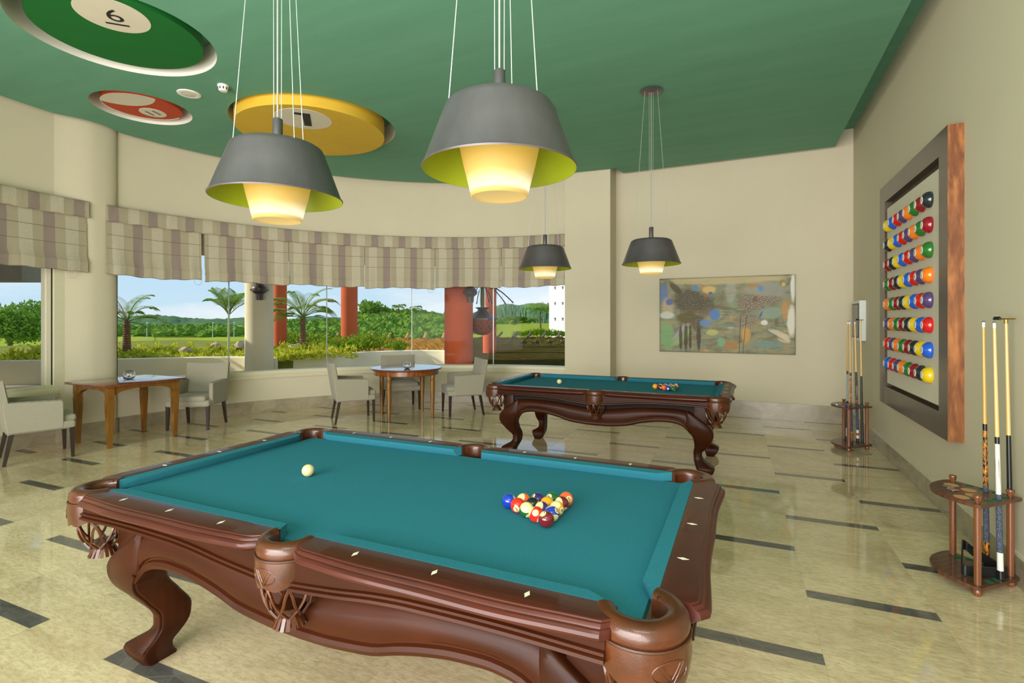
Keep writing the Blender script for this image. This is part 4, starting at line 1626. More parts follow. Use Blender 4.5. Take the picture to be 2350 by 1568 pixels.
dark_grain = t.ramp(t.noise(pmap((1.6, 1, 1)), 60, 4, 0.8), [(0.35, lin((52, 46, 32))), (0.55, lin((104, 96, 76))), (0.70, lin((160, 150, 130)))])
rust_grain = t.ramp(t.noise(pmap((1.6, 1, 1)), 70, 4, 0.8), [(0.35, lin((70, 52, 40))), (0.5, lin((130, 112, 92))), (0.62, lin((196, 184, 166)))])
blob(0.5, 0.96, 0.52, 0.07, (206, 186, 140), 0.7)
blob(0.03, 0.80, 0.05, 0.16, (104, 128, 168), 0.9)
blob(0.07, 0.60, 0.06, 0.16, (196, 178, 150), 0.7)
blob(0.08, 0.68, 0.035, 0.06, (64, 92, 170), 0.8)
blob(0.06, 0.50, 0.07, 0.06, (204, 204, 190), 0.9)
blob(0.06, 0.22, 0.07, 0.22, (124, 168, 112), 0.8)
blob(0.18, 0.20, 0.12, 0.06, (150, 172, 124), 0.9, rot=0.75)
blob(0.17, 0.28, 0.11, 0.03, (164, 164, 168), 0.9, rot=0.8)
blob(0.24, 0.68, 0.16, 0.20, dark_grain, 0.95)
blob(0.13, 0.86, 0.09, 0.05, (86, 74, 54), 0.9, rot=-0.8)
blob(0.36, 0.62, 0.10, 0.16, dark_grain, 0.8)
blob(0.22, 0.46, 0.10, 0.09, (98, 82, 34), 0.85)
blob(0.30, 0.40, 0.07, 0.14, dark_grain, 0.9)
for kx, kw in ((0.17, 0.016), (0.21, 0.018), (0.245, 0.013), (0.31, 0.02)):
    blob(kx, 0.20, kw, 0.22, (74, 56, 36), 0.85, wob=0.5)
blob(0.43, 0.50, 0.05, 0.09, (92, 130, 184), 1.0)
blob(0.36, 0.39, 0.05, 0.06, (104, 140, 188), 0.9)
blob(0.39, 0.83, 0.06, 0.06, (220, 186, 112), 0.9)
blob(0.29, 0.86, 0.03, 0.05, (96, 140, 184), 0.9)
blob(0.40, 0.79, 0.02, 0.02, (70, 92, 170), 0.9)
blob(0.36, 0.74, 0.014, 0.02, (186, 84, 52), 0.9)
blob(0.57, 0.66, 0.05, 0.09, (140, 156, 124), 0.8)
blob(0.55, 0.80, 0.05, 0.16, (176, 172, 160), 0.6)
blob(0.80, 0.80, 0.18, 0.14, (158, 156, 146), 0.8)
blob(0.70, 0.66, 0.13, 0.12, rust_grain, 0.95)
blob(0.73, 0.70, 0.025, 0.04, (104, 54, 28), 0.9, rot=-0.6)
blob(0.82, 0.69, 0.12, 0.06, rust_grain, 0.8)
blob(0.765, 0.835, 0.022, 0.045, (92, 146, 206), 1.0, wob=0.15)
blob(0.72, 0.87, 0.06, 0.02, (188, 130, 56), 0.8)
blob(0.92, 0.88, 0.015, 0.03, (224, 176, 84), 0.9)
blob(0.84, 0.52, 0.09, 0.09, (142, 162, 144), 0.8)
blob(0.93, 0.55, 0.03, 0.14, (196, 142, 84), 0.8)
blob(0.765, 0.50, 0.008, 0.06, (54, 100, 190), 1.0, rot=-0.4)
blob(0.66, 0.42, 0.10, 0.10, rust_grain, 0.75)
blob(0.66, 0.24, 0.04, 0.12, (204, 158, 84), 0.85)
blob(0.55, 0.10, 0.07, 0.07, (176, 128, 72), 0.8)
blob(0.48, 0.14, 0.035, 0.07, (128, 172, 132), 0.9)
blob(0.41, 0.27, 0.05, 0.05, (190, 188, 112), 0.85)
blob(0.55, 0.33, 0.03, 0.02, (142, 176, 176), 0.9)
blob(0.79, 0.40, 0.03, 0.04, (226, 224, 214), 0.9)
blob(0.89, 0.26, 0.09, 0.04, (206, 194, 170), 0.9, rot=-0.35)
blob(0.92, 0.20, 0.06, 0.05, (214, 196, 166), 0.9, rot=-0.5)
blob(0.86, 0.24, 0.11, 0.012, (118, 108, 98), 0.8, rot=-0.55)
blob(0.80, 0.12, 0.13, 0.05, (118, 148, 142), 0.8)
blob(0.985, 0.85, 0.022, 0.22, (228, 226, 216), 0.9)
blob(0.975, 0.42, 0.035, 0.22, (226, 222, 208), 0.9)
lnz = t.math('LESS_THAN', t.math('ABSOLUTE', t.math('SUBTRACT', px, t.math('ADD', 0.612, t.math('MULTIPLY', pz, 0.02)))), 0.0016)
lnz2 = t.math('LESS_THAN', t.math('ABSOLUTE', t.math('SUBTRACT', px, t.math('ADD', 0.636, t.math('MULTIPLY', pz, 0.06)))), 0.0016)
lw = t.math('MULTIPLY', t.math('MAXIMUM', lnz, lnz2), t.math('LESS_THAN', pz, 0.5))
c = t.mix(lw, c, lin((40, 36, 30)))
sp_ = t.voro(pmap((2, 1.2, 1)), 30)
c = t.mix(t.gray(sp_, 0.05, 0.09, 0.5, 0.0), c, lin((58, 50, 36)))
edge_ = t.math('MINIMUM', t.math('MINIMUM', px, t.math('SUBTRACT', 1.0, px)), t.math('MULTIPLY', t.math('MINIMUM', pz, t.math('SUBTRACT', 1.0, pz)), 0.6))
c = t.mix(t.gray(edge_, 0.0, 0.012, 0.6, 0.0), c, lin((74, 68, 52)))
t.pbsdf(c, 0.55, spec=0.3)
m = MB()
pa, pb = (0.072, back_y(0.072)), (2.052, back_y(2.052))
m.prism([(pa[0], pa[1] - 0.035), (pb[0], pb[1] - 0.035), (pb[0], pb[1] - 0.001), (pa[0], pa[1] - 0.001)], 0.982, 2.186)
o = m.build('painting', 'abstract_canvas', None, smooth=0)
tag(o, 'unframed abstract painting in grey, ochre and blue on the back wall', 'painting')

# electrical cabinet in the far right corner
t = thing('wall_cabinet', (2.785, 6.28, 1.495), 'shallow white wall cabinet with grey front by the far right corner', 'cabinet')
m = MB(); m.rbox(-0.075, 0.0, -0.232, 0.232, -0.262, 0.262, 0.004, 1); m.build('body', 'panel_white', t)
m = MB(); m.rbox(-0.084, -0.074, -0.205, 0.215, -0.225, 0.225, 0.003, 1); m.build('door', 'panel_dark', t)
d_ = t.children[-1]
m = MB(); m.box(-0.086, -0.083, -0.185, 0.195, -0.205, 0.205); m.build('door_panel', 'panel_grey', d_)


# ================================================================== CUE RACKS AND CUES
def rack_outline(off=0.0):
    """corner rack plate in local axes: right angle at the origin, sides along +x and +y, bow front"""
    a = 0.335 + off
    pts = [(-0.035 - off, -0.035 - off), (a * 0.97, -0.035 - off)]
    for k in range(25):
        b = pi / 2 * k / 24
        e = 0.80
        pts.append((-0.0 + (a) * max(0.0, cos(b)) ** e, (a) * max(0.0, sin(b)) ** e))
    pts.append((-0.035 - off, a * 0.97))
    return pts


def make_rack():
    root = thing('cue_rack', (0, 0, 0), None, None)
    m = MB(); m.prism(rack_outline(), 0.044, 0.062); m.build('base_plate', 'rack_plate', root)
    m = MB(); m.prism(rack_outline(), 0.488, 0.506); m.build('top_plate', 'rack_plate', root)
    P3, P2, P1 = (0, 0), (0.292, 0), (0, 0.285)
    for (x, y) in (P1, P2, P3):
        m = MB(); m.lathe([(0.0, 0.03), (0.017, 0.03), (0.017, 0.505), (0.0, 0.505)], 20, Matrix.Translation((x, y, 0)), cap=False); m.build('post', 'rack_wood', root)
        m = MB(); m.lathe([(0.012, 0.505), (0.013, 0.512), (0.019, 0.535), (0.020, 0.542), (0.017, 0.547), (0.0, 0.549)], 20, Matrix.Translation((x, y, 0)), cap=False); m.build('finial', 'rack_wood', root)
        m = MB(); m.lathe([(0.0, 0.0), (0.015, 0.0), (0.022, 0.012), (0.022, 0.026), (0.015, 0.044)], 20, Matrix.Translation((x, y, 0)), cap=False); m.build('foot', 'rack_wood', root)
    m = MB(); m.lathe([(0.0, 0.0), (0.015, 0.0), (0.022, 0.012), (0.022, 0.026), (0.015, 0.044)], 20, Matrix.Translation((0.215, 0.215, 0)), cap=False); m.build('foot', 'rack_wood', root)
    # felt ringed cue holes along the two straight sides, cork discs for balls and chalk in the middle
    for (x, y) in ((0.065, 0.0), (0.13, -0.004), (0.20, -0.004), (0.25, 0.03), (0.0, 0.065), (-0.004, 0.13), (-0.004, 0.20), (0.03, 0.245)):
        for z in (0.5062, 0.0622):
            m = MB(); m.lathe([(0.0, z + 0.0006), (0.021, z + 0.0006), (0.021, z)], 20, Matrix.Translation((x, y, 0)), cap=False); m.build('felt_ring', 'green_felt', root)
    for (x, y) in ((0.076, 0.250), (0.090, 0.152), (0.265, 0.091), (0.172, 0.085)):
        z = 0.5062
        m = MB(); m.lathe([(0.0, z + 0.0008), (0.036, z + 0.0008), (0.036, z)], 24, Matrix.Translation((x, y, 0)), cap=False); m.build('cork_disc', 'cork_disc', root)
    return root


def cue(bot, top, style, label, group):
    b, tp = Vector(bot), Vector(top)
    Lc = (tp - b).length
    root = thing('pool_cue', b, label, 'cue', group)
    d = (tp - b).normalized()
    root.rotation_euler = d.to_track_quat('Z', 'Y').to_euler()
    rb, rtp = 0.0150, 0.0068
    R = lambda s: rb + (rtp - rb) * s

    def seg(name, s0, s1, mat, extra=0.0):
        m = MB()
        m.lathe([(0.0, s0 * Lc), (R(s0) + extra, s0 * Lc), (R(s1) + extra, s1 * Lc), (0.0, s1 * Lc)], 18, cap=False)
        return m.build(name, mat, root)
    if style == 'bridge':
        seg('butt', 0.0, 0.545, 'cue_black')
        seg('shaft', 0.545, 0.985, 'cue_maple')
        seg('ferrule', 0.985, 1.0, 'brass', 0.003)
        m = MB()
        m.tube([(-0.055, 0, Lc + 0.004), (0.055, 0, Lc + 0.004)], 0.0045, 8)
        m.build('bridge_bar', 'brass', root)
        m = MB()
        m.rbox(-0.075, -0.03, -0.008, 0.008, Lc - 0.002, Lc + 0.012, 0.003, 1)
        for q in (-0.066, -0.054, -0.042):
            m.box(q - 0.003, q + 0.003, -0.006, 0.006, Lc + 0.01, Lc + 0.018)
        m.build('bridge_head', 'black_plastic', root)
        root.rotation_euler = (d.to_track_quat('Z', 'Y').to_matrix().to_4x4() @ Matrix.Rotation(YAW, 4, 'Z')).to_euler()
        return root
    st = {'tortoise': ('cue_tortoise', 'cue_irish_linen', 'cue_tortoise', 'cue_maple_dark'), 'white': ('cue_white', 'cue_irish_linen', 'cue_white', 'cue_maple'),
          'silver': ('cue_silver', 'cue_black', 'cue_silver', 'cue_maple_dark'), 'black': ('cue_black', 'cue_irish_linen', 'cue_white', 'cue_maple')}[style]
    seg('bumper', 0.0, 0.035, 'cue_black', 0.0005)
    seg('butt_sleeve', 0.035, 0.105, st[2])
    seg('wrap', 0.105, 0.33, st[1], 0.0004)
    fo = seg('forearm', 0.33, 0.555 if style != 'white' else 0.525, st[0])
    s1 = 0.555 if style != 'white' else 0.525
    seg('joint', s1, s1 + 0.027, 'cue_black', 0.0002)
    seg('shaft', s1 + 0.027, 0.975, st[3])
    seg('ferrule', 0.975, 0.995, 'cue_white', 0.0003)
    seg('tip', 0.995, 1.0, 'cue_tip_grey', 0.0003)
    if style in ('white', 'black'):
        for k in range(4):
            a = k * pi / 2 + 0.3
            m = MB()
            zs = [(0.335, 0.006), (0.40, 0.0035), (0.47, 0.0004)]
            vs = []
            for s, w in zs:
                r = R(s) * 1.012
                vs += [(r * cos(a - w / r), r * sin(a - w / r), s * Lc), (r * cos(a + w / r), r * sin(a + w / r), s * Lc)]
            m.add(vs, [(0, 1, 3, 2), (2, 3, 5, 4)])
            m.build('inlay', 'cue_black' if style == 'white' else 'cue_white', root, smooth=0, recalc=False)
        if style == 'black':
            m = MB(); m.lathe([(R(0.34) + 0.0006, 0.333 * Lc), (R(0.345) + 0.0006, 0.350 * Lc)], 18, cap=False); m.build('collar', 'collar_red', root)
            m = MB(); m.lathe([(R(0.06) + 0.0006, 0.06 * Lc), (R(0.08) + 0.0006, 0.08 * Lc)], 18, cap=False); m.build('collar', 'collar_red', root)
    return root


R1 = make_rack()
R1.location = (2.730, 1.935, 0)
R1.rotation_euler = (0, 0, radians(180 + 44.0))
m = R1.matrix_basis
tag(R1, 'brown wooden corner cue rack nearest the camera, with a black triangle on its base', 'cue rack', 'cue racks')
# the rack's x axis points to the front post, its y axis to the post by the wall: mirror so both racks stand alike
R1.scale = (1, -1, 1)
R2 = copy_tree(R1)
R2.location = (2.655, 5.284, 0)
tag(R2, 'brown wooden corner cue rack standing by the far right corner of the hall', 'cue rack', 'cue racks')

ZB_ = 0.0632
cue((2.648, 2.00, ZB_), (2.633, 2.00, 1.497), 'tortoise', 'pool cue with amber tortoiseshell butt, left cue in the rack nearest the camera', 'cues in the near rack')
cue((2.658, 1.850, ZB_), (2.632, 1.855, 1.494), 'white', 'pool cue with white and black butt in front in the rack nearest the camera', 'cues in the near rack')
cue((2.742, 1.955, ZB_), (2.718, 1.955, 1.505), 'bridge', 'bridge stick with brass cross head and black butt in the rack nearest the camera', 'cues in the near rack')
cue((2.478, 5.42, ZB_), (2.488, 5.42, 1.49), 'silver', 'pool cue with pale silver butt, leftmost in the far corner rack', 'cues in the far rack')
cue((2.492, 5.20, ZB_), (2.474, 5.21, 1.49), 'tortoise', 'pool cue with amber tortoiseshell butt in the far corner rack', 'cues in the far rack')
cue((2.573, 5.33, ZB_), (2.543, 5.33, 1.49), 'black', 'pool cue with black butt and red collar in the far corner rack', 'cues in the far rack')
cue((2.617, 5.33, ZB_), (2.599, 5.33, 1.50), 'bridge', 'bridge stick with brass cross head, rightmost in the far corner rack', 'cues in the far rack')

# black ball triangle leaning in the near rack
tri = [Vector((2.468, 1.800)), Vector((2.722, 1.880)), Vector((2.560, 2.085))]
m = MB()
cen = sum(tri, Vector((0, 0))) / 3


def rounded(ps, r, n=5):
    out = []
    k = len(ps)
    for i in range(k):
        a, b, c_ = ps[i - 1], ps[i], ps[(i + 1) % k]
        d1, d2 = (a - b).normalized(), (c_ - b).normalized()
        for j in range(n + 1):
            s = j / n
            q = b + d1 * r * (1 - s) ** 2 + d2 * r * s ** 2
            out.append(q)
    return out


o1 = rounded(tri, 0.05)
rings = []
for q in o1:
    dn = (cen - q).normalized()
    tilt = lambda p: 0.066 + 0.10 * max(0, (2.60 - p.x)) * 0.0
    z = 0.064
    lean = 0.085 * max(0.0, min(1.0, (q.y - 1.80) / 0.28)) * max(0, min(1, (2.66 - q.x) / 0.12))
    p2 = q + dn * 0.012
    rings.append([(q.x, q.y, z + lean), (q.x, q.y, z + 0.056 + lean), (p2.x, p2.y, z + 0.056 + lean), (p2.x, p2.y, z + lean)])
rings.append(rings[0])
m.loft(rings, cap=False)
o = m.build('ball_triangle', 'black_plastic')
tag(o, 'black plastic ball triangle resting on the bottom shelf of the nearest cue rack', 'ball triangle')
# foil packets and chalk
for (x, y, rz, lb) in ((2.470, 2.000, 0.5, 'small shiny foil packet on the near cue rack, farther of two'), (2.473, 1.940, 0.5, 'small shiny foil packet on the near cue rack, nearer of two')):
    m = MB(); m.rbox(-0.022, 0.022, -0.022, 0.022, 0, 0.006, 0.002, 1)
    o = m.build('foil_packet', 'foil'); o.location = (x, y, 0.507); o.rotation_euler = (0, 0, rz)
    tag(o, lb, 'packet', 'foil packets on the cue racks')
for (x, y, lb) in ((2.335, 5.26, 'small shiny foil packet on the far cue rack, left of two'), (2.375, 5.235, 'small shiny foil packet on the far cue rack, right of two')):
    m = MB(); m.rbox(-0.022, 0.022, -0.022, 0.022, 0, 0.008, 0.002, 1)
    o = m.build('foil_packet', 'foil'); o.location = (x, y, 0.507); o.rotation_euler = (0, 0, 0.4)
    tag(o, lb, 'packet', 'foil packets on the cue racks')
t = thing('chalk_cube', (2.425, 5.12, 0.507), 'small blue cue chalk cube on the edge of the far corner rack', 'chalk')
m = MB(); m.rbox(-0.012, 0.012, -0.012, 0.012, 0, 0.024, 0.002, 1); m.build('cube', 'chalk_blue', t)
m = MB(); m.lathe([(0.008, 0.0241), (0.006, 0.0225), (0.0, 0.022)], 14, cap=False); m.build('hollow', 'chalk_blue', t)


# ================================================================== CHAIRS AND TABLES
def make_chair():
    """upholstered armchair facing +y, origin on the floor under the seat"""
    root = thing('armchair', (0, 0, 0), None, None)

    def soft(name, boxes, r=0.018):
        m = MB()
        for (x0, x1, y0, y1, z0, z1, M) in boxes:
            m.rbox(x0, x1, y0, y1, z0, z1, r, 3, M)
        return m.build(name, 'chair_tweed', root, 60)
    soft('seat', [(-0.285, 0.285, -0.25, 0.285, 0.315, 0.405, None), (-0.24, 0.24, -0.20, 0.295, 0.385, 0.465, None)], 0.028)
    tilt = Matrix.Translation((0, -0.235, 0.32)) @ Matrix.Rotation(radians(9), 4, 'X')
    m = MB()
    # backrest: slightly dished slab
    nx, nz = 14, 10
    def bk(front):
        g = []
        for j in range(nz + 1):
            for i in range(nx + 1):
                u_ = -1 + 2 * i / nx
                v_ = j / nz
                w = 0.29 - 0.012 * (1 - v_)
                x = u_ * w
                z = v_ * 0.565 - 0.008 * (1 - u_ * u_) * v_
                y = (0.050 - 0.016 * (1 - u_ * u_)) if front else (-0.045 - 0.012 * (1 - u_ * u_))
                e = max(abs(u_) ** 10, (abs(2 * v_ - 1)) ** 10)
                y *= 1 - 0.45 * e
                g.append((x, y, z))
        return g
    gf, gb = bk(True), bk(False)
    n_ = (nx + 1) * (nz + 1)
    fs = []
    idx = lambda i, j: j * (nx + 1) + i
    for j in range(nz):
        for i in range(nx):
            fs.append((idx(i, j), idx(i + 1, j), idx(i + 1, j + 1), idx(i, j + 1)))
            fs.append((n_ + idx(i, j), n_ + idx(i, j + 1), n_ + idx(i + 1, j + 1), n_ + idx(i + 1, j)))
    bd = [idx(i, 0) for i in range(nx + 1)] + [idx(nx, j) for j in range(1, nz + 1)] + [idx(i, nz) for i in range(nx - 1, -1, -1)] + [idx(0, j) for j in range(nz - 1, 0, -1)]
    for k in range(len(bd)):
        a, b = bd[k], bd[(k + 1) % len(bd)]
        fs.append((a, n_ + a, n_ + b, b))
    m.add(gf + gb, fs, tilt)
    m.build('backrest', 'chair_tweed', root, 50)
    m = MB()
    m.tube([tilt @ Vector(gf[k]) for k in bd], 0.0045, 5, closed=True)
    m.build('piping', 'chair_piping', root.children[-1])
    for sx_ in (-1, 1):
        m = MB()
        # arm: padded panel whose top slopes down a little to the front
        prof = [(-0.262, 0.33), (0.165, 0.33), (0.180, 0.345), (0.178, 0.615), (0.165, 0.632), (-0.29, 0.650), (-0.30, 0.635)]
        rings = []
        for x, sc_ in ((0.238, 0.97), (0.243, 1.0), (0.283, 1.0), (0.290, 0.97)):
            cy_, cz_ = -0.05, 0.49
            rings.append([(sx_ * x, cy_ + (y - cy_) * sc_, cz_ + (z - cz_) * sc_) for y, z in prof])
        m.loft(rings)
        m.build('armrest', 'chair_tweed', root, 35)
        a_ = root.children[-1]
        m = MB(); m.tube([(sx_ * 0.242, y, z) for y, z in prof[2:7]], 0.004, 5); m.build('piping', 'chair_piping', a_)
    for sx_ in (-1, 1):
        m = MB()
        m.loft([[(sx_ * 0.258 + dx * 0.022, 0.252 + dy * 0.022, 0.33) for dx, dy in ((-1, -1), (1, -1), (1, 1), (-1, 1))],
                [(sx_ * 0.262 + dx * 0.014, 0.258 + dy * 0.014, 0.0) for dx, dy in ((-1, -1), (1, -1), (1, 1), (-1, 1))]])
        m.build('leg', 'chair_leg_wood', root)
        m = MB()
        m.loft([[(sx_ * 0.250 + dx * 0.022, -0.225 + dy * 0.022, 0.34) for dx, dy in ((-1, -1), (1, -1), (1, 1), (-1, 1))],
                [(sx_ * 0.262 + dx * 0.014, -0.285 + dy * 0.014, 0.0) for dx, dy in ((-1, -1), (1, -1), (1, 1), (-1, 1))]])
        m.build('leg', 'chair_leg_wood', root)
    return root


CH = make_chair()
chairs = [((-5.684, 2.966), (0.49, -0.87), 'light grey upholstered armchair right of the rectangular wooden table'),
          ((-4.014, 4.255), (0.66, 0.75), 'light grey upholstered armchair on the left of the round table'),
          ((-2.791, 5.397), (-0.72, -0.69), 'light grey upholstered armchair on the right of the round table'),
          ((-4.00, 5.42), (0.72, -0.69), 'light grey upholstered armchair behind the round table, against the window wall'),
          ((-5.71, 1.168), (0.30, 0.95), 'light grey upholstered armchair cut off at the left edge')]
for i, (p, f, lb) in enumerate(chairs):
    o = CH if i == 0 else copy_tree(CH)
    o.location = (p[0], p[1], 0)
    o.rotation_euler = (0, 0, atan2(f[1], f[0]) - pi / 2)
    tag(o, lb, 'armchair', 'grey armchairs')


def table_leg(m, x, y, ztop, s=0.036, round_=False):
    n = 24 if round_ else 4
    def ring(r, z):
        if round_:
            return [(x + r * 1.05 * cos(2 * pi * k / n), y + r * 1.05 * sin(2 * pi * k / n), z) for k in range(n)]
        return [(x + r * dx, y + r * dy, z) for dx, dy in ((-1, -1), (1, -1), (1, 1), (-1, 1))]
    m.loft([ring(s, ztop), ring(s, ztop - 0.115), ring(s * 0.86, ztop - 0.120), ring(s * 0.86, ztop - 0.126), ring(s * 1.02, ztop - 0.130), ring(s * 1.02, ztop - 0.140), ring(s * 0.86, ztop - 0.145),
            ring(s * 0.86, ztop - 0.152), ring(s * 1.03, ztop - 0.158), ring(s * 1.0, ztop - 0.19), ring(s * 0.93, ztop - 0.30), ring(s * 0.56, 0.0)])
    return m


TB = thing('side_table', (-5.735, 2.092, 0), 'small rectangular wooden table with tapered legs between two armchairs', 'table')
m = MB(); m.rbox(-0.425, 0.425, -0.475, 0.475, 0.722, 0.752, 0.006, 2); m.build('tabletop', 'table_top_wood', TB)
for (x0, y0_, x1, y1_) in ((-0.33, -0.383, 0.33, -0.383), (-0.33, 0.383, 0.33, 0.383), (-0.33, -0.383, -0.33, 0.383), (0.33, -0.383, 0.33, 0.383)):
    m = MB()
    L_ = hypot(x1 - x0, y1_ - y0_)
    rings = []
    for k in range(25):
        s = k / 24
        e = abs(2 * s - 1)
        zb = 0.622 + 0.055 * (1 - min(1, (e / 0.80)) ** 2) ** 0.5 if e < 0.80 else 0.622 - 0.006 * sin((e - 0.8) / 0.2 * pi)
        x, y = x0 + (x1 - x0) * s, y0_ + (y1_ - y0_) * s
        nx_, ny_ = ((0, 0.010) if y0_ == y1_ else (0.010, 0))
        rings.append([(x - nx_, y - ny_, 0.723), (x + nx_, y + ny_, 0.723), (x + nx_, y + ny_, zb), (x - nx_, y - ny_, zb)])
    m.loft(rings); m.build('apron', 'honey_pine', TB)
for sx_ in (-1, 1):
    for sy_ in (-1, 1):
        m = table_leg(MB(), sx_ * 0.325, sy_ * 0.38, 0.723); m.build('leg', 'honey_pine', TB)

RTB = thing('round_table', (-3.44, 4.80, 0), 'round wooden table with four tapered legs and a dark polished top', 'table')
m = MB(); m.lathe([(0.0, 0.738), (0.530, 0.738), (0.540, 0.744), (0.545, 0.752), (0.545, 0.760), (0.538, 0.768), (0.0, 0.768)], 80, cap=False); m.build('tabletop', 'table_top_wood', RTB)
m = MB(); m.lathe([(0.47, 0.740), (0.497, 0.740), (0.497, 0.672), (0.490, 0.664), (0.47, 0.664), (0.47, 0.740)], 80, cap=False); m.build('apron', 'apron_pine', RTB)
for k in range(4):
    a = radians(47.5 + 45 + 90 * k)
    m = table_leg(MB(), 0.462 * cos(a), 0.462 * sin(a), 0.738, 0.036, True); m.build('leg', 'honey_pine', RTB)


def bowl(name, loc, r, label):
    m = MB()
    out_ = [(0.0, 0.0), (r * 0.50, 0.0), (r * 0.60, 0.004), (r * 0.90, r * 0.45), (r, r * 0.80), (r * 0.93, r * 1.22), (r * 0.74, r * 1.50), (r * 0.70, r * 1.56), (r * 0.74, r * 1.60)]
    inn = [(r * 0.71, r * 1.60), (r * 0.67, r * 1.55), (r * 0.70, r * 1.48), (r * 0.89, r * 1.20), (r * 0.955, r * 0.80), (r * 0.86, r * 0.48), (r * 0.55, 0.010), (0.0, 0.008)]
    m.lathe(out_ + inn, 40, cap=False)
    o = m.build(name, 'bowl_glass', None, 60)
    o.location = loc
    return tag(o, label, 'bowl', 'glass bowls')


bowl('glass_bowl', (-5.748, 2.115, 0.7525), 0.068, 'small round clear glass bowl on the rectangular wooden table')
bowl('glass_bowl', (-3.285, 4.60, 0.7685), 0.062, 'small round clear glass bowl on the round wooden table')
# ================================================================== OUTDOORS
FW2 = Vector((-sin(YAW), cos(YAW), 0))
RT2 = Vector((cos(YAW), sin(YAW), 0))


def away(d, lateral, z):
    """a point d metres out from the front of the hall, lateral = slope to the right"""
    p = CAM + FW2 * d + RT2 * (lateral * d)
    return Vector((p.x, p.y, z))


def lat(px):
    return (px - 1175.0) / 1188.9


def zat(py, d):
    return CAM.z + (734.65 - py) / 1188.9 * d


rnd = random.Random(21)
# terrace floor, planted bank and low country beyond
mb = MB()
mb.prism([pol(86, RW + 0.14)[:2], (-1.2, 14.5), (-9.0, 14.5), (-16, 9.0), (-20, 0.0), (-20, -6.0), (-5.6, -6.0)] + [pol(a, RW + 0.14)[:2] for a in range(218, 86, -3)], -0.10, -0.03)
struct('terrace_floor', mb, 'terrace_stone')
PA = [(-16.2, 3.55), (-15.2, 3.95), (-14.45, 4.36), (-13.6, 5.0), (-12.67, 5.72), (-12.1, 6.25), (-11.46, 6.88), (-10.9, 7.28), (-10.3, 7.50), (-9.75, 7.50), (-9.45, 7.30)]
PB = [(-9.62, 7.35), (-9.95, 7.62), (-10.02, 8.05), (-9.80, 8.6), (-9.57, 9.2), (-9.25, 9.8), (-8.95, 10.5), (-8.45, 11.3), (-7.9, 11.8), (-7.4, 12.0), (-7.05, 12.0)]


def smooth_line(P, n=6):
    out = []
    for i in range(len(P) - 1):
        p0, p1, p2, p3 = P[max(i - 1, 0)], P[i], P[i + 1], P[min(i + 2, len(P) - 1)]
        for k in range(n):
            s = k / n
            q = []
            for a in range(2):
                q.append(0.5 * (2 * p1[a] + (p2[a] - p0[a]) * s + (2 * p0[a] - 5 * p1[a] + 4 * p2[a] - p3[a]) * s * s + (3 * p1[a] - p0[a] - 3 * p2[a] + p3[a]) * s ** 3))
            out.append(tuple(q))
    out.append(P[-1])
    return out


def ribbon_wall(P, h, th):
    Q = smooth_line(P)
    mb = MB()
    rings = []
    for i, q in enumerate(Q):
        a, b = Q[max(i - 1, 0)], Q[min(i + 1, len(Q) - 1)]
        t_ = Vector((b[0] - a[0], b[1] - a[1])).normalized()
        nn = Vector((-t_.y, t_.x))
        hh = h - (0.05 if i in (0, len(Q) - 1) else 0)
        rr = 0.05
        prof = [(0, -0.04), (0, hh - rr), (0.015, hh - 0.015), (rr, hh), (th - rr, hh), (th - 0.015, hh - 0.015), (th, hh - rr), (th, -0.04)]
        rings.append([(q[0] + nn.x * o, q[1] + nn.y * o, z) for o, z in prof])
    mb.loft(rings)
    return mb, Q


mb, QA = ribbon_wall(PA, 0.55, 0.28)
o = mb.build('planter_wall', 'terrace_plaster'); tag(o, 'low curved plaster planter wall on the terrace, left of the beige column', 'planter wall', 'terrace planter walls')
mb, QB = ribbon_wall(PB, 0.55, 0.28)
o = mb.build('planter_wall', 'terrace_plaster'); tag(o, 'low curved plaster planter wall on the terrace, right of the beige column', 'planter wall', 'terrace planter walls')

mb = MB()
def fwd(d, px_):
    return tuple(away(d, lat(px_), 0)[:2])


bank = [(q[0] + 0.0, q[1] + 0.15) for q in QA[:-6]] + [(-9.75, 7.9), fwd(13.6, 640), fwd(15.0, 730), fwd(18.0, 735), fwd(21.5, 690), fwd(25.0, 560), (-26.0, 16.0), (-25.5, 6.5), (-17.0, 4.2)]
mb.prism(bank, 0.20, 0.465)
struct('garden_bank', mb, 'bank_soil')
mb = MB()
n = 46
vs, fs = [], []
for j in range(n + 1):
    d = 27 * (2600 / 27) ** (j / n)
    for i in range(n + 1):
        l_ = -1.25 + 1.75 * i / n
        z = -8.0 + (0.5 * sin(d * 0.05 + l_ * 9) + 0.4 * sin(l_ * 31 + d * 0.021)) * min(1, d / 150)
        vs.append(tuple(away(d, l_, z)))
for j in range(n):
    for i in range(n):
        a = j * (n + 1) + i
        fs.append((a, a + 1, a + n + 2, a + n + 1))
mb.add(vs, fs)
struct('field', mb, 'grass_field')


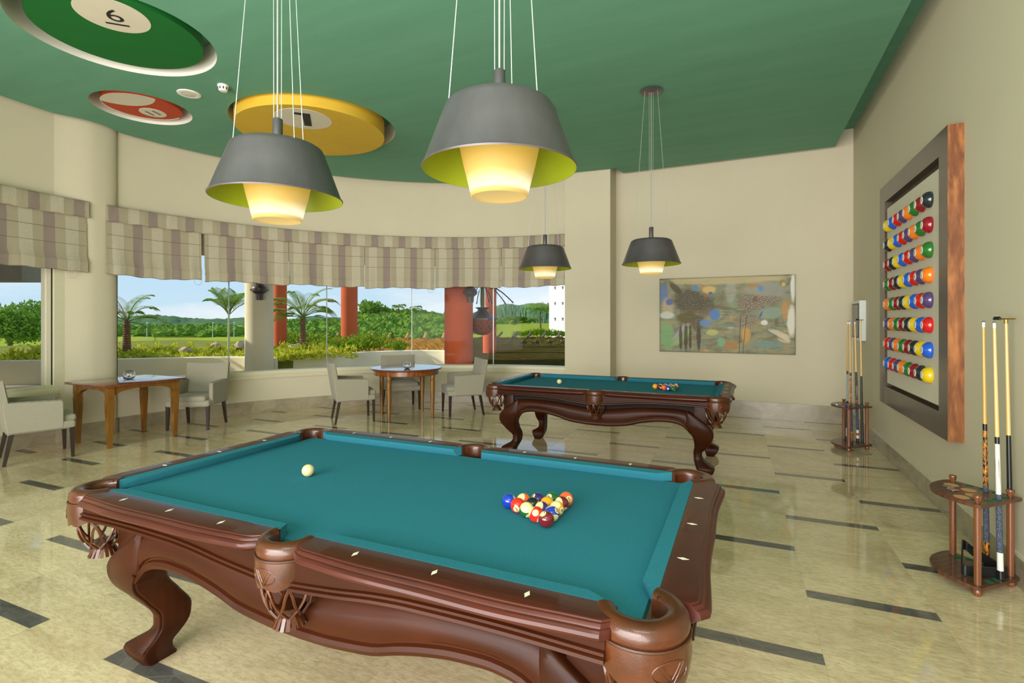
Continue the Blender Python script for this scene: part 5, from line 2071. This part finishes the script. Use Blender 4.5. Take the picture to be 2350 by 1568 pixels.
def ridge(name, d0, prof, depth, mat, rough, seed):
    """wooded ridge: prof = [(px, py of crest)] seen at distance d0"""
    r_ = random.Random(seed)
    mb = MB()
    vs, fs = [], []
    ni, nj = 220, 14
    p0, p1 = prof[0][0], prof[-1][0]
    for j in range(nj + 1):
        s = j / nj
        for i in range(ni + 1):
            px_ = p0 + (p1 - p0) * i / ni
            zc = zat(interp(prof, px_), d0)
            d = d0 + depth * (s - 0.6)
            h = sin(min(1, s / 0.6) * pi / 2) if s < 0.6 else cos((s - 0.6) / 0.4 * pi / 2)
            z = -9 + (zc + 9) * h + rough * (r_.random() - 0.5) + rough * 0.8 * sin(px_ * 0.11 + j * 1.7) * sin(j * 2.1 + px_ * 0.043)
            vs.append(tuple(away(d, lat(px_), z)))
    for j in range(nj):
        for i in range(ni):
            a = j * (ni + 1) + i
            fs.append((a, a + 1, a + ni + 2, a + ni + 1))
    mb.add(vs, fs)
    return struct(name, mb, mat, smooth=25)


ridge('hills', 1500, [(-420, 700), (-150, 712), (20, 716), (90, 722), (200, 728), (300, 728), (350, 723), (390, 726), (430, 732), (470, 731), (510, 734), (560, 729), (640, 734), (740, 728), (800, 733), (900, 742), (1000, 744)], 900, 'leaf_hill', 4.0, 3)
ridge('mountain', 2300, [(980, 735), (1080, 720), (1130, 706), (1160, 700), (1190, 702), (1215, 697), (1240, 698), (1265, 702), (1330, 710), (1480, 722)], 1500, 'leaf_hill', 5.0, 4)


def blob_geo(mb, c, r, rz, r_):
    nu, nv = 15, 10
    vs, fs = [], []
    ph = [r_.random() * 6 for _ in range(4)]
    for j in range(nv + 1):
        b = -0.4 + (pi / 2 + 0.4) * j / nv
        for i in range(nu):
            a = 2 * pi * i / nu
            k = 1 + 0.16 * sin(3 * a + ph[0] + 2 * b) + 0.12 * sin(5 * a + ph[1] - 3 * b) + 0.30 * (r_.random() - 0.5)
            vs.append((c[0] + r * k * cos(b) * cos(a), c[1] + r * k * cos(b) * sin(a), c[2] + rz * k * sin(b)))
    for j in range(nv):
        for i in range(nu):
            k = (i + 1) % nu
            fs.append((j * nu + i, j * nu + k, (j + 1) * nu + k, (j + 1) * nu + i))
    mb.add(vs, fs)


def leaf(mb, p, size, r_, up=0.3, aspect=0.45):
    d = Vector((r_.uniform(-1, 1), r_.uniform(-1, 1), r_.uniform(-0.6, 1) + up)).normalized()
    s = d.cross(Vector((r_.uniform(-1, 1), r_.uniform(-1, 1), r_.uniform(-1, 1)))).normalized()
    nrm = d.cross(s) * (size * 0.12)
    w = s * size * aspect * 0.5
    mb.add([p, p + d * size * 0.5 + w + nrm, p + d * size, p + d * size * 0.5 - w + nrm], [(0, 1, 2), (0, 2, 3)])


def canopy(mb, c, r, rz, n, size, r_):
    """leafy crown: lobes of leaves round a centre"""
    lobes = []
    for _ in range(9):
        a = r_.uniform(0, 2 * pi); b = r_.uniform(-0.3, 1.2)
        lobes.append((Vector((c[0] + r * 0.55 * cos(b) * cos(a), c[1] + r * 0.55 * cos(b) * sin(a), c[2] + rz * 0.55 * sin(b))), r_.uniform(0.38, 0.6)))
    for i in range(n):
        lc, k = lobes[r_.randrange(len(lobes))]
        v = Vector((r_.gauss(0, 1), r_.gauss(0, 1), r_.gauss(0, 1))).normalized() * (r_.random() ** 0.25)
        leaf(mb, lc + Vector((v.x * r * k, v.y * r * k, v.z * rz * k)), size * r_.uniform(0.7, 1.3), r_)


# woodland bands: far belt behind the field on the left, thick scrub rising on the right
mb = MB()
r_ = random.Random(5)
for k in range(300):
    px_ = r_.uniform(-120, 640)
    d = r_.uniform(275, 360)
    h = r_.uniform(3.6, 5.6) + (d - 275) * 0.016
    blob_geo(mb, away(d, lat(px_), -8.4 + h * 0.45), r_.uniform(3.0, 5.5), h * 0.55, r_)
o = mb.build('woodland', 'leaf_forest', None, 0); tag(o, 'dark green belt of trees along the far edge of the field', 'woodland', None, 'stuff')
mb = MB()
r_ = random.Random(6)
crest = [(640, 736), (720, 735), (780, 729), (820, 718), (860, 712), (950, 710), (1000, 716), (1060, 722), (1110, 734), (1160, 738)]
for k in range(430):
    px_ = r_.uniform(635, 1120)
    s = r_.random()
    d = 150 + 95 * s
    zc = zat(interp(crest, px_), 245)
    top = -7.5 + (zc + 7.5) * (s ** 0.8) + r_.uniform(-0.5, 0.5)
    base_y = interp([(640, 776), (800, 778), (1020, 779), (1120, 762)], px_)
    top = max(top, zat(base_y - 12, d))
    rr = r_.uniform(2.0, 4.0)
    blob_geo(mb, away(d, lat(px_), top - rr * 0.75), rr, rr * 0.8, r_)
o = mb.build('scrub', 'leaf_forest', None, 0); tag(o, 'bright green scrub covering the rise beyond the orange pillars', 'scrub', None, 'stuff')
mb = MB()
r_ = random.Random(8)
for k in range(40):
    px_ = r_.uniform(1120, 1175); d = r_.uniform(300, 360)
    blob_geo(mb, away(d, lat(px_), zat(741, d) - 3), 4.0, 4.5, r_)
o = mb.build('scrub', 'leaf_forest', None, 0); tag(o, 'strip of green scrub below the mountain', 'scrub', None, 'stuff')


# fairway rise on the right
mb = MB()
vs, fs = [], []
for j in range(13):
    s = j / 12
    d = 120 + 200 * s
    for i in range(31):
        px_ = 1060 + 330 * i / 30
        y_ = 776 - 34 * s ** 0.8 - 4 * sin(s * 7 + i * 0.3) * (0.3 if s > 0.9 else 1) * s * (1 - s)
        vs.append(tuple(away(d, lat(px_), zat(y_, d))))
for j in range(12):
    for i in range(30):
        a = j * 31 + i
        fs.append((a, a + 1, a + 32, a + 31))
mb.add(vs, fs)
struct('fairway', mb, 'grass_field')


# ------------------------------------------------------------------ palms
def frond(name, parent, base, az, el, length, droop, mat, nl=16, ll=0.32, w=0.02, twist=0.0):
    mb = MB()
    pts = []
    p = Vector(base)
    e = el
    st = length / 12
    for k in range(13):
        pts.append(p.copy())
        p = p + Vector((cos(az) * cos(e), sin(az) * cos(e), sin(e))) * st
        e -= droop / 12 * (0.5 + k / 8)
    mb.tube(pts, [0.012 * (1 - 0.8 * k / 12) + 0.002 for k in range(13)], 5)
    for k in range(nl):
        s = 0.22 + 0.78 * k / (nl - 1)
        f = s * 12
        i = min(11, int(f))
        q = pts[i].lerp(pts[i + 1], f - i)
        t_ = (pts[i + 1] - pts[i]).normalized()
        side = t_.cross(Vector((0, 0, 1)))
        if side.length < 1e-3:
            side = Vector((1, 0, 0))
        side.normalize()
        upv = side.cross(t_)
        l_ = ll * (0.45 + 0.9 * sin(pi * min(1, 0.15 + s * 0.85)))
        for sg in (-1, 1):
            d = (side * sg * 0.75 + t_ * 0.75 + upv * (0.28 + twist)).normalized()
            tip = q + d * l_ + Vector((0, 0, -0.35 * l_ * (0.4 + s)))
            midp = q + d * l_ * 0.55
            wv = t_ * w
            mb.add([q - wv * 0.4, q + wv * 0.4, midp + wv, tip, midp - wv], [(0, 1, 2, 3, 4)])
    return mb.build(name, mat, parent, 0, recalc=False)


def palm(px_, d, py0, py1, tr, label, nf, length, mats, seed, trunk_mat, spread, group, ll=0.32, w=0.02, nl=16, droop=(1.0, 1.7)):
    r_ = random.Random(seed)
    b = away(d, lat(px_), zat(py0, d))
    root = thing('palm_tree', b, label, 'palm tree', group)
    h = zat(py1, d) - b.z
    mb = MB()
    n = 26
    prof = []
    for k in range(n + 1):
        z = h * k / n
        rr = tr * (1.15 - 0.35 * k / n) * (1 + (0.13 if k % 2 else -0.04) * (trunk_mat != 'bark_green'))
        prof.append((rr, z))
    mb.lathe(prof, 14)
    mb.build('trunk', trunk_mat, root, 20)
    for k in range(nf):
        az = spread[k % len(spread)][0] + r_.uniform(-0.15, 0.15)
        el = spread[k % len(spread)][1] + r_.uniform(-0.12, 0.12)
        frond('frond', root, (0, 0, h - 0.02), az, el, length * r_.uniform(0.8, 1.1), r_.uniform(*droop), mats[r_.randrange(len(mats))], nl, ll, w)
    return root


A = YAW      # bearing to the right in the picture plane
palm(291, 14.0, 806, 737, 0.085, 'sparse pale palm with shaggy brown trunk, left palm in the planted bank', 12, 1.05, ['leaf_palm_dry', 'leaf_palm_dry', 'leaf_palm'], 3, 'bark_palm',
     [(A + 0.1, 0.95), (A + 0.3, 0.35), (A + pi, 1.0), (A + pi - 0.3, 0.6), (A + 1.6, 1.3), (A + 0.0, 1.2), (A + pi, 0.1), (A - 1.5, 1.1), (A + 2.4, 0.9), (A + 0.5, -0.2), (A - 0.6, 0.7), (A + 3.6, 0.8)], 'palms in the planted bank', 0.24, 0.007, 26)
palm(525, 15.0, 803, 722, 0.030, 'slim green palm with smooth yellow trunk in the planted bank left of the beige column', 9, 0.95, ['leaf_palm', 'leaf_green'], 4, 'bark_green',
     [(A + 0.0, 0.85), (A + pi, 0.95), (A + pi + 0.3, 1.2), (A + 0.4, 1.2), (A + 1.6, 1.2), (A + pi - 0.4, 0.8), (A - 0.4, 1.05), (A - 1.5, 1.2), (A + 2.2, 1.3)], 'palms in the planted bank', 0.32, 0.016, 18, (0.5, 0.95))
palm(695, 15.5, 808, 728, 0.085, 'full feathery palm with brown trunk in the planted bank between two orange pillars', 20, 1.25, ['leaf_palm', 'leaf_palm', 'leaf_palm_dry'], 5, 'bark_palm',
     [(A + 0.1, 1.0), (A + pi, 1.0), (A, 0.55), (A + pi, 0.5), (A + 0.6, 1.2), (A + pi - 0.6, 1.2), (A + 1.6, 1.35), (A - 1.5, 1.3), (A, 0.15), (A + pi, 0.2), (A + 0.9, 0.8), (A + 2.4, 0.8), (A - 0.8, 0.9), (A - 2.3, 0.9)], 'palms in the planted bank', 0.25, 0.006, 32)


def simple_tree(px_, d, py_c, rw, rh, label, cat, mat, n, size, seed, group=None, zb=-8.0):
    r_ = random.Random(seed)
    c = away(d, lat(px_), zat(py_c, d))
    root = thing('tree', (c.x, c.y, zb), label, cat, group)
    hz = c.z - zb
    mb = MB(); mb.tube([(0, 0, 0), (0.05, 0, hz * 0.6), (0, 0.05, hz)], [rw * 0.09, rw * 0.06, rw * 0.04], 8); mb.build('trunk', 'bark_brown', root)
    mb = MB()
    canopy(mb, (0, 0, hz), rw, rh, n, size, r_)
    mb.build('crown', mat, root, 0, recalc=False)
    return root


simple_tree(22, 40, 752, 3.6, 2.5, 'big bushy green tree beyond the planter wall, seen through the leftmost window', 'tree', 'leaf_green', 5200, 0.34, 31, None, -7.9)
simple_tree(848, 235, 716, 7.0, 4.5, 'round crowned tree standing above the scrub on the rise', 'tree', 'leaf_forest', 900, 2.0, 32, None, -7.0)
simple_tree(1240, 120, 712, 3.6, 1.4, 'small green branch-like tree beside the white building', 'tree', 'leaf_green', 500, 0.7, 36, None, -7.0)
for px_, d, py0, py1, n_, lb, sd in ((915, 235, 716, 705, 12, 'tall palm standing above the scrub on the rise', 41), (955, 240, 718, 709, 12, 'second palm above the scrub, right of the tall palm', 42)):
    palm(px_, d, py0, py1, 0.25, lb, n_, 3.6, ['leaf_palm'], sd, 'bark_palm', [(A + k * 0.6, 0.7 if k % 2 else 0.2) for k in range(12)], 'palms on the rise', 1.2, 0.10, 12)
# clump of big palms on the fairway: one root, each frond its own part
b = away(150, lat(1195), zat(746, 150))
root = thing('palm_clump', b, 'dark clump of broad palms on the fairway below the mountain', 'palm clump')
r_ = random.Random(12)
for k in range(34):
    off = (r_.uniform(-2.6, 2.6))
    frond('frond', root, (RT2.x * off, RT2.y * off, 0.0), A + r_.uniform(0, 2 * pi), r_.uniform(0.7, 1.4), r_.uniform(2.6, 4.0), r_.uniform(1.0, 1.7), 'leaf_palm' if r_.random() < 0.4 else 'leaf_green', 12, 1.3, 0.16)


# ------------------------------------------------------------------ hedge, vines, rocks on the bank
def strip_leaves(name, Q, i0, i1, off0, off1, n, size, zlo, zhi, mat, seed, label, cat):
    r_ = random.Random(seed)
    mb = MB()
    for k in range(n):
        f = r_.uniform(i0, i1 - 1.001)
        i = int(f)
        q0, q1 = Vector(Q[i]), Vector(Q[i + 1])
        q = q0.lerp(q1, f - i)
        t_ = (q1 - q0).normalized()
        nn = Vector((-t_.y, t_.x))
        u_ = r_.random()
        o_ = off0 + (off1 - off0) * u_
        hmp = 0.5 + 0.3 * sin(f * 1.9 + u_ * 3) + 0.2 * sin(f * 4.3)
        z = zlo + (zhi - zlo) * (0.25 + 0.75 * u_) * hmp * (r_.random() ** 0.4)
        leaf(mb, Vector((q.x + nn.x * o_, q.y + nn.y * o_, z)), size * r_.uniform(0.7, 1.3), r_, 0.5)
    o = mb.build(name, mat, None, 0, recalc=False)
    return tag(o, label, cat, None, 'stuff')


strip_leaves('hedge_foliage', QA, 16, 58, 0.25, 2.3, 7000, 0.14, 0.46, 0.84, 'leaf_croton', 51, 'yellow green croton hedge along the bank behind the left planter wall', 'hedge')
strip_leaves('hedge_foliage', QA, 9, 16, 0.15, 0.9, 230, 0.19, 0.46, 0.86, 'leaf_croton', 52, 'yellow green sprigs over the planter wall in the leftmost window', 'hedge')
strip_leaves('hedge_foliage', QB, 12, 26, 0.25, 1.2, 1300, 0.13, 0.44, 0.66, 'leaf_croton', 53, 'yellow green low hedge right of the beige column', 'hedge')
r_ = random.Random(54)
mb = MB()
for (px_, py_, d, n, s) in ((745, 785, 19, 240, 0.9), (800, 792, 18.5, 260, 0.9), (835, 790, 18, 420, 1.0), (860, 785, 18.5, 300, 0.9), (660, 776, 20, 160, 0.7), (715, 780, 19.5, 120, 0.6), (915, 797, 17.6, 160, 0.5), (685, 788, 19, 120, 0.6), (770, 797, 18, 160, 0.7)):
    c = away(d, lat(px_), zat(py_, d))
    for k in range(n):
        leaf(mb, c + Vector((r_.gauss(0, 0.32 * s), r_.gauss(0, 0.32 * s), r_.gauss(0, 0.13 * s))), 0.17 * r_.uniform(0.7, 1.3), r_, 0.4)
o = mb.build('vine_foliage', 'leaf_vine', None, 0, recalc=False)
tag(o, 'leafy vines trailing over the far planter wall between the orange pillars', 'vine', None, 'stuff')
for (px_, py_, d, s, lb) in ((424, 806, 14.0, 0.17, 'pale rock at the left among the croton hedge'), (495, 795, 15.0, 0.15, 'pale rock in the hedge left of the slim palm'), (556, 797, 15.0, 0.24, 'largest pale rock in the hedge, touching the beige column in view'), (678, 800, 15.5, 0.22, 'upright pale rock beside the feathery palm')):
    m = MB()
    r_ = random.Random(int(px_))
    c = away(d, lat(px_), zat(py_, d))
    bmr = bmesh.new(); bmesh.ops.create_icosphere(bmr, subdivisions=2, radius=s)
    for q in bmr.verts:
        q.co *= 1 + r_.uniform(-0.2, 0.2)
        q.co.z *= 0.8
    m.bm(bmr)
    o = m.build('rock', 'rock_stone', None, 25); o.location = (c.x, c.y, max(c.z, 0.50))
    tag(o, lb, 'rock', 'rocks on the bank')

# ------------------------------------------------------------------ columns, lanterns and roofs of the terrace
def column(x, y, r, z0, z1, mat, label, group='terrace columns'):
    m = MB(); m.lathe([(r, 0), (r, z1 - z0)], 48)
    o = m.build('column', mat, None, 40); o.location = (x, y, z0)
    return tag(o, label, 'column', group)


column(-9.41, 7.09, 0.318, -0.03, 3.6, 'terrace_plaster', 'thick beige plaster column on the terrace, behind the first two blinds')
column(-4.18, 7.69, 0.30, -0.03, 3.6, 'terracotta_paint', 'thick terracotta orange column nearest the glass, right of the round table')
column(-11.87, 13.0, 0.295, 0.2, 5.0, 'terracotta_paint', 'sunlit orange column in the middle of the window bank, half in shadow')
column(-14.19, 11.96, 0.235, 0.2, 5.0, 'terracotta_paint', 'orange column partly behind the feathery palm, beside the beige column')
column(-5.83, 12.43, 0.21, 0.2, 5.0, 'terracotta_paint', 'slender orange column behind the hanging lantern')
m = MB(); m.rbox(-0.17, 0.17, -0.10, 0.10, -0.40, 1.2, 0.02, 2)


def sconce(x, y, z, ang, s, label):
    t = thing('wall_lantern', (x, y, z), label, 'lantern', 'lanterns on the terrace columns', ang)
    m = MB(); m.lathe([(0.0, -0.17 * s), (0.085 * s, -0.17 * s), (0.090 * s, -0.03 * s), (0.10 * s, -0.02 * s), (0.165 * s, 0.03 * s), (0.175 * s, 0.09 * s), (0.150 * s, 0.14 * s), (0.11 * s, 0.17 * s), (0.10 * s, 0.18 * s), (0.10 * s, 0.26 * s), (0.0, 0.27 * s)], 28, cap=False)
    m.build('body', 'lantern_bronze', t)
    m = MB(); m.rbox(-0.03 * s, 0.03 * s, -0.24 * s, 0.0, 0.05 * s, 0.11 * s, 0.006, 1); m.build('bracket', 'lantern_bronze', t)
    for k in (-1, 1):
        m = MB(); m.sphere(0.030 * s, (0.165 * k * s, 0.02, 0.07 * s), 12, 8); m.build('boss', 'lantern_bronze', t)
    return t


pc = Vector((-9.41, 7.09)); dv = (Vector((CAM.x, CAM.y)) - pc).normalized()
sconce(pc.x + dv.x * 0.55, pc.y + dv.y * 0.55, zat(672, 12.1), atan2(dv.y, dv.x) - pi / 2 + pi, 1.0, 'round bronze lantern on the beige terrace column')
pc = Vector((-4.18, 7.69)); dv = (Vector((CAM.x, CAM.y)) - pc).normalized(); dv2 = Vector((dv.x * 0.86 - dv.y * 0.5, dv.y * 0.86 + dv.x * 0.5))
sconce(pc.x + dv2.x * 0.47, pc.y + dv2.y * 0.47, zat(678, 10.6), atan2(dv2.y, dv2.x) - pi / 2 + pi, 0.85, 'round bronze lantern on the thick orange column nearest the glass')

# hanging terracotta lantern with black arms
hp = away(11.8, lat(1107), 0)
t = thing('hanging_lantern', (hp.x, hp.y, zat(770, 11.8)), 'large pierced terracotta lantern hanging with curved black arms outside the glass', 'lantern')
q = 11.8 / 1188.9
m = MB(); m.lathe([(0.0, 0.0), (12 * q, 2 * q), (24 * q, 10 * q), (31 * q, 21 * q), (33 * q, 34 * q), (34 * q, 36 * q), (31 * q, 36 * q), (0.0, 34 * q)], 8, cap=False)
m.build('bowl', 'terracotta_clay', t, 20)
for row, (zz, rr) in enumerate(((16, 28.3), (22, 31.3), (28, 32.0))):
    for k in range(16):
        a = 2 * pi * (k + 0.5 * (row % 2)) / 16
        m = MB(); m.sphere(1.7 * q, (rr * q * cos(a) * 0.965, rr * q * sin(a) * 0.965, zz * q), 8, 6); m.build('pierced_hole', 'lantern_black', t)
m = MB(); m.lathe([(39 * q, 36 * q), (39 * q, 39 * q), (24 * q, 46 * q), (14 * q, 54 * q), (9 * q, 60 * q), (0.0, 60 * q)], 8, cap=False); m.build('roof', 'lantern_bronze', t, 20)
m = MB(); m.lathe([(10 * q, 59 * q), (17 * q, 64 * q), (15 * q, 64.5 * q), (9 * q, 61 * q)], 10, cap=False); m.build('collar', 'lantern_bronze', t, 20)
m = MB(); m.lathe([(6.5 * q, 60 * q), (6.5 * q, 112 * q)], 20, cap=False); m.build('glass_tube', 'bowl_glass', t)
m = MB(); m.lathe([(3 * q, 61 * q), (3.4 * q, 80 * q), (3 * q, 112 * q)], 10, cap=False); m.build('green_core', 'leaf_vine', t)
for k in range(12):
    a = 2 * pi * k / 12 + 0.15
    m = MB()
    pts = [(cos(a) * r_ * q, sin(a) * r_ * q, (112 + 6 * sin(r_ / 66 * pi) - 30 * (r_ / 66) ** 1.5) * q) for r_ in (6, 20, 34, 48, 62, 72)]
    m.tube(pts, 1.1 * q, 6)
    m.sphere(1.9 * q, pts[-1], 8, 6)
    m.build('arm', 'lantern_black', t)
    for s in (0.5, 0.7, 0.9):
        i = int(s * 5)
        p_ = Vector(pts[i])
        m = MB(); m.tube([p_, p_ - Vector((0, 0, 15 * q))], 0.2 * q, 4); m.build('drop_chain', 'steel_wire', t)
m = MB(); m.tube([(0, 0, 110 * q), (0, 0, 3.6 - zat(770, 11.8))], 2 * q, 8); m.build('hanging_rod', 'lantern_black', t)

# roof over the terrace (keeps the sun off the windows) and a soffit beam at its left end
mb = MB()
rp = [(-3.0, 9.6), (-5.5, 9.3), (-8.2, 8.1), (-9.9, 6.9), (-11.6, 4.6), (-15.3, 3.95), (-19.5, 4.0), (-20.0, -6.0), (-7.7, -6.0)] + [pol(a, RW + 0.17)[:2] for a in range(216, 88, -3)] + [(-3.0, 7.0)]
mb.prism(rp, 3.6, 3.85)
struct('terrace_roof', mb, 'roof_beam_grey')
p0, p1 = away(11.6, lat(-260), 0), away(11.6, lat(50), 0)
dirn = (p1 - p0).normalized(); nrm_ = Vector((-dirn.y, dirn.x, 0))
mb = MB()
mb.prism([tuple((p0)[:2]), tuple((p1)[:2]), tuple((p1 + nrm_ * 0.5)[:2]), tuple((p0 + nrm_ * 0.5)[:2])], zat(645, 11.6), 3.6)
struct('terrace_beam', mb, 'roof_beam_grey')

# thatched shelters below the terrace
def thatch(name, pxa, pxb, da, db, py_top, z_low, near_d, mat, label, npole, pmat, group):
    a, b = away(da, lat(pxa), zat(py_top, da)), away(db, lat(pxb), zat(py_top, db))
    a2, b2 = away(da - near_d, lat(pxa - 25), z_low), away(db - near_d, lat(pxb + 15), z_low)
    o_ = (a + b) / 2
    root = thing(name, (o_.x, o_.y, 0), label, 'thatched roof', group)
    r_ = random.Random(int(pxa))
    base = Vector((o_.x, o_.y, 0))
    m = MB()
    n, k2 = 60, 10
    vs, fs = [], []
    for j in range(k2 + 1):
        for i in range(n + 1):
            p = a.lerp(b, i / n).lerp(a2.lerp(b2, i / n), j / k2) - base
            z = p.z + r_.uniform(-0.035, 0.035)
            vs.append((p.x, p.y, z))
    for j in range(k2):
        for i in range(n):
            q0 = j * (n + 1) + i
            fs.append((q0, q0 + 1, q0 + n + 2, q0 + n + 1))
    nv = len(vs)
    back = (a - a2).normalized() * 1.5
    vs += [(p.x + back.x, p.y + back.y, p.z - 0.9) for p in [a.lerp(b, i / n) - base for i in range(n + 1)]]
    for i in range(n):
        fs.append((i + 1, i, nv + i, nv + i + 1))
    m.add(vs, fs)
    m.build('thatch', mat, root, 0)
    for i in range(npole):
        s = (i + 0.5) / npole
        p = a.lerp(b, s) - base
        q_ = a2.lerp(b2, s) - base
        d_ = (p - q_).normalized()
        m = MB(); m.tube([p - d_ * 0.55 + Vector((0, 0, 0.07)), p + d_ * 0.28 + RT2 * 0.12 + Vector((0, 0, 0.17))], 0.055, 7)
        m.build('rafter_pole', pmat, root)
    for i in range(npole + 2):
        s = (i + 0.3) / (npole + 2)
        p = a.lerp(b, s).lerp(a2.lerp(b2, s), 0.55) - base
        q_ = a.lerp(b, s - 0.012).lerp(a2.lerp(b2, s - 0.012), 0.85) - base
        m = MB(); m.tube([p + Vector((0, 0, 0.05)), q_ + Vector((0, 0, 0.05))], 0.035, 6)
        m.build('rafter_pole', pmat, root)
    return root


thatch('thatched_roof', 672, 1035, 25, 24, 776, -0.05, 4.5, 'thatch', 'sunlit thatched roof edge with poking pole ends beyond the planter wall', 9, 'pole_wood', 'thatched roofs')
thatch('thatched_roof', 1060, 1330, 23, 23, 774, 0.50, 2.2, 'thatch_shaded', 'dark thatched roof edge right of the thick orange column', 8, 'bark_brown', 'thatched roofs')
mb = MB()
mb.prism([tuple(away(10.6, lat(1050), 0)[:2]), tuple(away(10.6, lat(1330), 0)[:2]), tuple(away(20.8, lat(1400), 0)[:2]), tuple(away(20.8, lat(1060), 0)[:2])], 0.35, 0.49)
o = mb.build('shelter_roof', 'thatch_shaded', None, 0); tag(o, 'flat dark olive shelter roof filling the lower right of the window bank', 'shelter roof')

# white building and lamp posts far off
bp = away(100, lat(1290), -8)
t = thing('white_building', bp, 'plain white building with rows of tiny windows, right end of the window bank', 'building', None, -0.18)
m = MB(); m.box(-2.9, 7.0, 0, 8, 0, 22); m.build('wall', 'white_building', t)
for row, py_ in enumerate((661, 697, 733)):
    for px_ in (1271.5, 1291.5):
        xx = (px_ - 1290) / 1188.9 * 100
        zz = zat(py_, 100) + 8
        m = MB(); m.box(xx - 0.16, xx + 0.16, -0.06, 0.05, zz + 0.05, zz + 0.32); m.box(xx - 0.08, xx + 0.10, -0.06, 0.05, zz - 0.25, zz + 0.05); m.build('window', 'building_window', t)
r_ = random.Random(77)
mb = MB()
for k in range(420):
    px_ = r_.uniform(1180, 1310); d = 70
    hgt = 9 * max(0, sin((px_ - 1180) / 40.0)) ** 2 + 5
    leaf(mb, away(d, lat(px_), zat(774 - r_.random() * hgt, d)), 0.7, r_, 0.8, 0.3)
o = mb.build('bush_foliage', 'leaf_vine', None, 0, recalc=False); tag(o, 'sunny bushes at the foot of the white building', 'bush', None, 'stuff')
for px_, y0_, y1_, lb in ((337, 741, 779, 'pale street lamp post at the far edge of the field, left of three'), (488, 742, 776, 'pale street lamp post at the far edge of the field, middle of three'), (537, 741, 778, 'pale street lamp post at the far edge of the field, right of three')):
    d = 225
    b = away(d, lat(px_), zat(y1_, d))
    t = thing('lamp_post', b, lb, 'street lamp', 'street lamps across the field', YAW)
    h = zat(y0_, d) - b.z
    m = MB(); m.tube([(0, 0, 0), (0, 0, h)], [0.16, 0.10], 8); m.build('post', 'lamp_post_grey', t)
    m = MB(); m.rbox(-0.2, 0.6, -0.15, 0.15, h - 0.05, h + 0.25, 0.05, 1); m.build('lamp_head', 'white_plastic', t)
